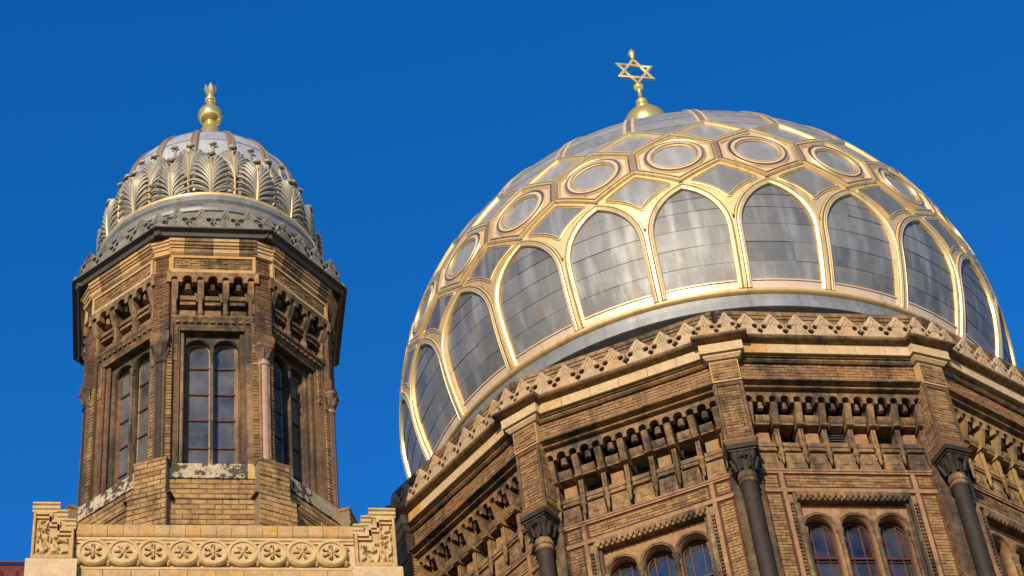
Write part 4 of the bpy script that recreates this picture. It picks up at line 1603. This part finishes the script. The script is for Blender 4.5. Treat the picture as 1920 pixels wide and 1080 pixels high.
# ------------------------------------------------------------------ tower dome
td = thing('tower_dome', 'small pale grey ribbed dome wreathed in acanthus leaves on the side tower', 'dome', (TX, TY, 31.1))
TP = [(2.12, 32.0), (2.13, 32.25), (2.11, 32.6), (2.06, 32.95), (1.97, 33.3), (1.84, 33.6)]
zc_, rr_ = 33.55, 1.80
def tprof(t):
    """t: height-like parameter 0.. -> radius, z, normal"""
    z = 32.0 + t
    if z < 33.3:
        q = (z - 32.0) / 1.3
        r = 2.10 + 0.05 * math.sin(PI * q * 0.8) - 0.20 * q * q
        dr = (0.05 * PI * 0.8 * math.cos(PI * q * 0.8) - 0.40 * q) / 1.3
        n = Vector((1, -dr)).normalized()
        return r, z, n.x, n.y
    s = (z - 33.3)
    ph = min(s / 1.72, PI / 2 - 0.1)
    r = 1.9 * math.cos(ph) ** 0.96
    zz = 33.3 + 1.95 * math.sin(ph)
    return r, zz, math.cos(ph), math.sin(ph)
def tmap(x, t, h):
    r, z, nr, nz = tprof(t)
    a = x / max(r, 0.3)
    q = r + h * nr
    return (q * math.sin(a), -q * math.cos(a), z + h * nz)
b = MB()
b.lathe([(tprof(i * 0.1)[0] - 0.02, tprof(i * 0.1)[1]) for i in range(0, 39)] + [(0.5, 35.3), (0.34, 35.5), (0.28, 35.9)], 64)
part('shell', b.mesh('tower_dome_shell', 'lead', 40), td)
D16 = 2 * PI / 16
def mk_trib():
    b = MB()
    band(b, [(0, 1.2), (0, 3.75)], [(-0.085, 0.0, 0), (-0.08, 0.04, 0), (-0.05, 0.055, 1), (-0.03, 0.04, 1), (0.03, 0.04, 1), (0.05, 0.055, 0), (0.08, 0.04, 0), (0.085, 0.0, 0)], mp=tmap, wscale=lambda p: tprof(p[1])[0] / 1.9, step=0.12)
    return b.mesh('rib', ['rib_brown', 'rib_brown'], 35)
me_trib = mk_trib()
def mk_tpanel():
    out = []
    es = [1.25, 1.9, 2.5, 3.05, 3.5]
    for j in range(4):
        b = MB()
        strip(b, es[j], es[j + 1] + 0.01, lambda t: -(tprof(t)[0] * D16 / 2 - 0.05), lambda t: tprof(t)[0] * D16 / 2 - 0.05, 0.022, 0.006, 4, 4, mp=tmap)
        out.append(b.mesh('lead_sheet', 'lead', 40))
    return out
TPAN = mk_tpanel()
def mk_leaf(H, W, lift, n, stem):
    """acanthus leaf: a cupped blade carrying curved fingers with gaps between them"""
    b = MB()
    def mp(x, t, h):
        q = t / H
        cup = lift * (0.25 + q * q) + 0.05 * (1 - (x / W) ** 2) * q
        return tmap(x, t, h + cup)
    # blade
    def half(t):
        q = t / H
        if q < stem:
            return W * (0.10 + 0.25 * q / max(stem, .01))
        w = (q - stem) / (1 - stem)
        return max(0.012, W * (0.35 + 0.65 * math.sin(PI * min(1, 0.12 + w * 0.8)) ** 0.7))
    v, f = grid_patch(lambda u, vv: mp((2 * u - 1) * half(vv * H) * 0.86, vv * H * 0.94, -0.05), 6, 10)
    b.add(v, f, 1)
    for s in (-1, 1):
        for k in range(n):
            ph = rad(4 + 74 * k / (n - 1))
            q = k / (n - 1)
            t0 = H * (stem + (0.40 - 0.25 * stem) * q)
            xe = s * W * math.cos(ph) ** 0.8
            t1 = H * (stem + 0.10 + (0.88 - stem) * math.sin(ph) ** 0.9)
            pts = []
            for j in range(7):
                w = j / 6
                x = xe * (w ** 1.35)
                t = t0 + (t1 - t0) * (w ** 0.7)
                if w > 0.85:
                    t -= 0.05 * (w - 0.85) / 0.15
                pts.append(mp(x + s * 0.012, t, 0.035 * math.sin(w * PI * 0.8)))
            b.tube(pts, [0.012, 0.020, 0.027, 0.033, 0.037, 0.038, 0.024], 6)
    return b.mesh('leaf', ['leaf', 'leaf_back'], 50)
def mk_midrib(H, lift, wd):
    b = MB()
    def mp(x, t, h):
        q = t / H
        return tmap(x, t, h + lift * (0.25 + q * q) + 0.05 * q)
    band(b, [(0, 0.0), (0, H * 0.97)], [(-wd, -0.02, 0), (-wd * 0.6, 0.03, 0), (0, 0.045, 0), (wd * 0.6, 0.03, 0), (wd, -0.02, 0)], mp=mp, step=0.08)
    return b.mesh('midrib', 'gold', 60)
def mk_curl(H, lift):
    b = MB()
    r, z, nr, nz = tprof(H)
    y = -(r + lift * 1.25 + 0.05)
    b.tube([(-0.07, y - 0.01, z + 0.03), (-0.04, y - 0.055, z + 0.02), (0.04, y - 0.055, z + 0.02), (0.07, y - 0.01, z + 0.03)], [0.025, 0.042, 0.042, 0.025], 8)
    b.tube([(-0.065, y - 0.06, z - 0.035), (0.0, y - 0.075, z - 0.045), (0.065, y - 0.06, z - 0.035)], [0.02, 0.03, 0.02], 6, 1)
    return b.mesh('leaf_curl', ['leaf', 'leaf_dark'], 60)
L_UP = (mk_leaf(1.52, 0.41, 0.02, 8, 0.34), mk_midrib(1.52, 0.02, 0.032), mk_curl(1.50, 0.02))
L_LO = (mk_leaf(1.10, 0.405, 0.05, 8, 0.02), mk_midrib(1.10, 0.05, 0.030), mk_curl(1.08, 0.05))
def mk_stalk():
    b = MB()
    def mp(x, t, h):
        return tmap(x, t, h)
    band(b, [(0, 1.15), (0, 1.62)], [(-0.03, 0.0, 0), (-0.02, 0.05, 0), (0.02, 0.05, 0), (0.03, 0.0, 0)], mp=mp, step=0.1)
    r, z, nr, nz = tprof(1.62)
    b.tube([(-0.07, -r - 0.06, z + 0.03), (0, -r - 0.09, z + 0.02), (0.07, -r - 0.06, z + 0.03)], [0.03, 0.045, 0.03], 8)
    return b.mesh('stalk', 'leaf', 50)
me_stalk = mk_stalk()
for k in range(16):
    a = (k + 0.5) * D16
    part('rib', me_trib, td, a)
    lf = part('leaf', L_UP[0], td, a)
    part('midrib', L_UP[1], lf)
    part('leaf_curl', L_UP[2], lf)
    a = k * D16
    lf = part('leaf', L_LO[0], td, a)
    part('midrib', L_LO[1], lf)
    part('leaf_curl', L_LO[2], lf)
    part('stalk', me_stalk, td, a)
    for me in TPAN:
        part('lead_sheet', me, td, a)
b = MB()
b.lathe([(2.10, 32.03), (2.19, 32.03), (2.215, 32.0), (2.215, 31.96), (2.19, 31.93), (2.10, 31.93)], 96, cap=False)
part('gilt_base_ring', b.mesh('gilt_ring', 'gold', 40), td)
b = MB()
b.lathe([(2.10, 31.93), (2.20, 31.92), (2.24, 31.85), (2.25, 31.76), (2.20, 31.70), (2.02, 31.68), (2.02, 31.57), (2.27, 31.55), (2.33, 31.50), (2.35, 31.44), (2.33, 31.38), (2.26, 31.35), (2.2, 31.33), (2.2, 31.12)], 96, cap=False)
part('lead_base_ring', b.mesh('lead_ring', 'lead_ring', 30), td)

tf = thing('tower_finial', 'gilded ball with a small crown on top of the small tower dome', 'finial', (TX, TY, 35.9))
b = MB()
zf = 36.72
b.lathe([(0.20, 35.9), (0.22, 36.2), (0.15, 36.35), (0.12, 36.47)] + [(0.265 * math.cos(a), zf + 0.27 * math.sin(a)) for a in [rad(-62 + 8 * i) for i in range(17)]] + [(0.115, zf + 0.27), (0.10, zf + 0.33), (0.085, zf + 0.45), (0.12, zf + 0.48), (0.12, zf + 0.53), (0.07, zf + 0.55), (0.075, zf + 0.62), (0.10, zf + 0.74), (0.085, zf + 0.76)], 32)
part('ball', b.mesh('ball', 'gold_pol', 50), tf)
def mk_petal():
    b = MB()
    b.add([(-0.035, -0.085, zf + 0.70), (0.035, -0.085, zf + 0.70), (0.05, -0.12, zf + 0.84), (0.0, -0.15, zf + 0.95), (-0.05, -0.12, zf + 0.84),
           (-0.03, -0.06, zf + 0.70), (0.03, -0.06, zf + 0.70), (0.04, -0.10, zf + 0.84), (0.0, -0.13, zf + 0.94), (-0.04, -0.10, zf + 0.84)],
          [(0, 1, 2, 3, 4), (9, 8, 7, 6, 5), (0, 5, 6, 1), (1, 6, 7, 2), (2, 7, 8, 3), (3, 8, 9, 4), (4, 9, 5, 0)])
    return b.mesh('crown_point', 'gold_pol')
me_petal = mk_petal()
for k in range(7):
    part('crown_point', me_petal, tf, 2 * PI * k / 7)

# ================================================================== PARAPET
YP = TY - 2.95
# (the parapet's front plane lies just before the tower base)
K = (TY - 2.75 + 36.087) and (YP + 36.0872) / (TY - 2.75 + 36.0872)
def px(x): return CAM[0] + (x - CAM[0]) * K
def pz(z): return CAM[2] + (z - CAM[2]) * K
par = thing('parapet_wall', 'buff terracotta parapet with a row of carved rosettes below the side tower', 'parapet', (px(-11.35), YP, 0.0))
def pp(name, me, **kw):
    o = part(name, me, par, **kw)
    o.location.x -= px(-11.35)
    o.location.y -= YP
    return o
XL, XR = px(-13.55), px(-9.13)
b = MB()
b.box(XL - 0.5, XR + 0.5, YP + 0.06, YP + 0.35, 0.0, pz(23.30))
pp('wall', b.mesh('wall', 'terra_pale'))
# coping tiles
nt_ = 18
for q in range(nt_):
    x0 = XL + (XR - XL) * q / nt_
    x1 = XL + (XR - XL) * (q + 1) / nt_
    b = MB()
    zt, zb_ = pz(23.53), pz(23.31)
    b.prism_x([(YP + 0.35, zt + 0.05), (YP - 0.02, zt), (YP - 0.035, zt - 0.02), (YP - 0.02, zb_ + 0.03), (YP + 0.0, zb_), (YP + 0.35, zb_)], x0 + 0.004, x1 - 0.004)
    pp('coping_tile', b.mesh('coping_tile', 'terra'))
b = MB()
b.prism_x([(YP + 0.2, pz(23.30)), (YP + 0.005, pz(23.30)), (YP + 0.005, pz(23.255)), (YP + 0.03, pz(23.235)), (YP + 0.03, pz(23.20)), (YP + 0.2, pz(23.20))], XL, XR)
pp('top_moulding', b.mesh('top_moulding', 'relief'))
b = MB()
b.prism_x([(YP + 0.2, pz(22.72)), (YP + 0.02, pz(22.72)), (YP + 0.0, pz(22.70)), (YP + 0.0, pz(22.66)), (YP + 0.2, pz(22.66))], XL, XR)
pp('bottom_moulding', b.mesh('bottom_moulding', 'relief'))
for q in range(10):
    x0 = XL + (XR - XL) * q / 10
    b = MB()
    b.cbox(x0 + 0.003, x0 + (XR - XL) / 10 - 0.003, YP - 0.0, YP + 0.1, pz(22.22), pz(22.655), 0.006)
    pp('ashlar_block', b.mesh('ashlar_block', 'terra'))
    b = MB()
    b.cbox(x0 + 0.003, x0 + (XR - XL) / 10 - 0.003, YP - 0.0, YP + 0.1, pz(21.75), pz(22.215), 0.006)
    pp('ashlar_block', b.mesh('ashlar_block', 'terra'))
# rosettes
RO = 0.268
def mk_rosette(kind):
    holes = [circle(0.115 * math.cos(PI / 2 + k * PI / 3), 0.115 * math.sin(PI / 2 + k * PI / 3), 0.034, 8, 0.034) for k in range(6)]
    if kind:
        holes = [circle(0.115 * math.cos(k * PI / 3), 0.115 * math.sin(k * PI / 3), 0.022, 8) for k in range(6)]
    me = plate('rosette', circle(0, 0, RO - 0.004, 32), holes, -0.035, 0.055, 'relief', 0.012)
    b = MB()
    def mp(x, t, h):
        return (x, -0.035 - h, t)
    band(b, [(r_ * math.sin(-a_), r_ * math.cos(a_)) for r_ in (0.225,) for a_ in [2 * PI * i / 32 for i in range(32)]], [(-0.035, 0.0, 0), (-0.025, 0.022, 0), (0.0, 0.026, 0), (0.02, 0.012, 0), (0.028, 0.0, 0)], closed=True, mp=mp)
    # centre flower
    for k in range(6):
        a_ = k * PI / 3 + (PI / 6 if not kind else 0)
        b.tube([(0.03 * math.cos(a_), -0.04, 0.03 * math.sin(a_)), (0.075 * math.cos(a_), -0.062, 0.075 * math.sin(a_)), (0.14 * math.cos(a_), -0.045, 0.14 * math.sin(a_))], [0.012, 0.022, 0.008], 6)
    v, f = grid_patch(lambda u, vv: (0.05 * vv * math.cos(2 * PI * u), -0.035 - 0.045 * math.cos(vv * PI / 2), 0.05 * vv * math.sin(2 * PI * u)), 12, 4)
    b.add(v, f)
    o = len(me.vertices)
    me2 = bpy.data.meshes.new('rosette')
    me2.from_pydata([tuple(p.co) for p in me.vertices] + b.v, [], [list(p.vertices) for p in me.polygons] + [[i + o for i in f] for f in b.f])
    me2.materials.append(M['relief'])
    me2.update()
    return me2
ros = [mk_rosette(0), mk_rosette(1)]
def mk_knob():
    b = MB()
    v, f = grid_patch(lambda u, vv: (0.06 * vv * math.cos(2 * PI * u) * (1 + 0.12 * math.cos(8 * PI * u)), -0.02 - 0.05 * math.cos(vv * PI / 2), 0.06 * vv * math.sin(2 * PI * u) * (1 + 0.12 * math.cos(8 * PI * u))), 20, 4)
    b.add(v, f)
    return b.mesh('knob', 'relief', 60)
me_knob = mk_knob()
ZR = pz(22.975)
for q in range(9):
    x = px(-13.265 + (13.265 - 9.505) * q / 8)
    part_o = pp('rosette', ros[0 if q in (0, 2, 4, 6, 8) else 1])
    part_o.location.x += x; part_o.location.y += YP; part_o.location.z += ZR
for q in range(10):
    x = px(-13.265 + (13.265 - 9.505) * (q - 0.5) / 8)
    o = pp('knob', me_knob)
    o.location.x += x; o.location.y += YP + 0.055; o.location.z += ZR - 0.155
    o = pp('knob', me_knob)
    o.location.x += x; o.location.y += YP + 0.055; o.location.z += ZR + 0.13

def relief(x0, x1, z0, z1, y, amp, seed):
    """carved foliage: swirling stems and leaves standing out of the ground of the panel"""
    rr = random.Random(seed)
    b = MB()
    n = 34
    from mathutils import noise as mn
    def fn(u, v):
        x = x0 + (x1 - x0) * u
        z = z0 + (z1 - z0) * v
        p = Vector((x * 9, z * 9, seed * 3.1))
        w = mn.noise(p + 0.6 * Vector((mn.noise(p * 0.7), mn.noise(p * 0.7 + Vector((5, 2, 1))), 0)))
        q = math.sin(w * 9)
        h = amp * max(0, q) ** 0.6
        e = min(u, 1 - u, v, 1 - v) * 14
        return (x, y - h * min(1, e), z)
    vv, ff = grid_patch(fn, n, n)
    b.add(vv, ff)
    return b.mesh('carved_panel', 'relief', 40)

def pier(label, x0, x1, zt, side, zbase, low_w):
    """stepped pier: high step on one side, three steps down towards the parapet"""
    c = thing('parapet_pier', label, 'pier', ((x0 + x1) / 2, YP, 0.0), 'stepped piers of the parapet')
    cx = (x0 + x1) / 2
    w = x1 - x0
    def add(name, me):
        o = part(name, me, c)
        o.location.x -= cx
        o.location.y -= YP
        return o
    st = [(0.0, 0.60, 0.0), (0.60, 0.80, -0.155), (0.80, 1.0, -0.33)]
    def X(u):
        return x0 + w * u if side > 0 else x1 - w * u
    b = MB()
    poly = [(X(0), zbase), (X(0), zt - 0.06), (X(0.60), zt - 0.06), (X(0.60), zt - 0.215), (X(0.80), zt - 0.215), (X(0.80), zt - 0.39), (X(1.0), zt - 0.39), (X(1.0), zbase)]
    b.prism_y(poly, YP - 0.05, YP + 0.45)
    add('shaft', b.mesh('pier_shaft', 'terra'))
    for (u0, u1, dz) in st:
        b = MB()
        a_, c_ = sorted((X(u0), X(u1)))
        e0 = 0.03 if abs(a_ - x0) < 0.01 or u1 == 1.0 or side < 0 else 0.0
        z = zt + dz
        b.prism_x([(YP + 0.45, z), (YP - 0.12, z), (YP - 0.12, z - 0.03), (YP - 0.09, z - 0.05), (YP - 0.09, z - 0.10), (YP - 0.065, z - 0.12), (YP - 0.065, z - 0.16), (YP + 0.45, z - 0.16)], a_ - 0.02, c_ + 0.02)
        add('step_cap', b.mesh('step_cap', 'relief'))
    # zigzag band that follows the steps on the face
    def zig(off, th, y):
        b = MB()
        p = [(0.08, zt - 0.20), (0.42, zt - 0.20), (0.42, zt - 0.36), (0.62, zt - 0.36), (0.62, zt - 0.53), (0.92, zt - 0.53)]
        pth = [(X(u), z - off) for u, z in p]
        def mp(x, t, h):
            return (x, y - h, t)
        band(b, pth, [(-th, 0, 0), (-th, 0.04, 0), (th, 0.04, 0), (th, 0, 0)], mp=mp, step=2)
        return b
    add('zigzag_band', zig(0.0, 0.022, YP - 0.05).mesh('zigzag_band', 'relief'))
    add('zigzag_band', zig(0.085, 0.018, YP - 0.05).mesh('zigzag_band', 'relief'))
    add('carved_panel', relief(*sorted((X(0.10), X(0.40))), zbase + 0.08, zt - 0.32, YP - 0.055, 0.055, 3))
    add('carved_panel', relief(*sorted((X(0.41), X(0.88))), zbase + 0.08, zt - 0.66, YP - 0.055, 0.055, 5))
    b = MB()
    for (a_, c_) in ((0.0, 0.075), (0.925, 1.0)):
        s0, s1 = sorted((X(a_), X(c_)))
        zz = zt - 0.16 if a_ == 0 else zt - 0.49
        b.cbox(s0 + .002, s1 - .002, YP - 0.10, YP - 0.04, zbase + 0.002, zz, 0.01)
    b.cbox(*sorted((X(0.0), X(1.0))), YP - 0.098, YP - 0.04, zbase - 0.01, zbase + 0.075, 0.012)
    add('border', b.mesh('border', 'terra'))
    b = MB()
    b.prism_x([(YP + 0.45, zbase - 0.012), (YP - 0.10, zbase - 0.012), (YP - 0.13, zbase - 0.04), (YP - 0.16, zbase - 0.10), (YP - 0.16, 0.0), (YP + 0.45, 0.0)], x0 - low_w, x1 + low_w)
    add('plinth', b.mesh('pier_plinth', 'terra_pale'))
    return c
pier('stepped carved terracotta pier beside the dark red roof', px(-14.23), px(-13.575), pz(23.90), 1, pz(22.80), 0.07)
pier('stepped carved terracotta pier against the large drum', px(-9.12), px(-8.45), pz(23.84), -1, pz(22.68), 0.07)

# ================================================================== RED ROOF
roof = thing('tiled_roof', 'dark red tiled roof slope at the lower left edge', 'roof', (px(-16.2), YP + 1.4, 21.0))
rx0, rx1 = px(-18.0), px(-14.15)
R0, R1 = (YP + 0.15, 20.6), (YP + 1.30, pz(22.91) + 0.86)
b = MB()
b.prism_x([(R0[0] + 0.05, R0[1]), (R1[0] + 0.05, R1[1]), (R1[0] + 0.3, R1[1]), (R1[0] + 0.3, 21.0)], rx0, rx1)
o = part('roof_board', b.mesh('roof_board', 'tile_red'), roof)
o.location.x -= px(-16.2); o.location.y -= YP + 1.4
d = Vector((R1[0] - R0[0], R1[1] - R0[1]))
Lr = d.length
d.normalize()
nrm = Vector((-d.y, d.x))
def mk_tile():
    b = MB()
    w, L = 0.24, 0.42
    def fn(u, v):
        x = (u - 0.5) * w
        h = 0.05 * math.cos((u - 0.5) * 2 * PI * 0.9) ** 2 * (1 if abs(u - .5) < 0.28 else 0.25) + 0.03 * (1 - v)
        p = Vector((R0[0], R0[1])) + d * (v * L) + nrm * h
        return (x, p.x, p.y)
    v, f = grid_patch(fn, 10, 2)
    b.add(v, f)
    vv = [fn(i / 10, 0) for i in range(11)]
    lo = [(x, y - nrm.x * 0.04, z - nrm.y * 0.04) for x, y, z in vv]
    b.add(vv + lo, [(i, i + 1, 12 + i, 11 + i) for i in range(10)])
    return b.mesh('roof_tile', 'tile_red', 50)
me_tile = mk_tile()
nrow = int(Lr / 0.36)
for r in range(nrow):
    for q in range(int((rx1 - rx0) / 0.245)):
        o = part('roof_tile', me_tile, roof)
        o.location.x += rx1 - 0.13 - q * 0.245 - px(-16.2)
        o.location.y += -(YP + 1.4) + d.x * r * 0.36
        o.location.z += d.y * r * 0.36
b = MB()
b.tube([(rx0, R1[0], R1[1]), (rx1, R1[0], R1[1])], 0.025, 10)
o = part('ridge', b.mesh('ridge', 'tile_red', 50), roof)
o.location.x -= px(-16.2); o.location.y -= YP + 1.4

# ================================================================== BODY OF THE BUILDING (below the frame)
body = thing('building_body', 'yellow brick building body carrying the drum and the tower', 'building', (0, 0, 0))
b = MB()
b.box(px(-8.3), 9.0, -7.6, 9.0, 0.0, 20.4)
part('wall', b.mesh('body_wall', 'brick'), body)
b = MB()
b.box(px(-14.1), px(-8.32), YP + 0.4, 9.0, 0.0, 21.6)
part('wall', b.mesh('body_wall', 'brick'), body)
b = MB()
b.box(-20.0, px(-14.15), YP + 1.2, 9.0, 0.0, 21.0)
part('wall', b.mesh('body_wall', 'brick'), body)
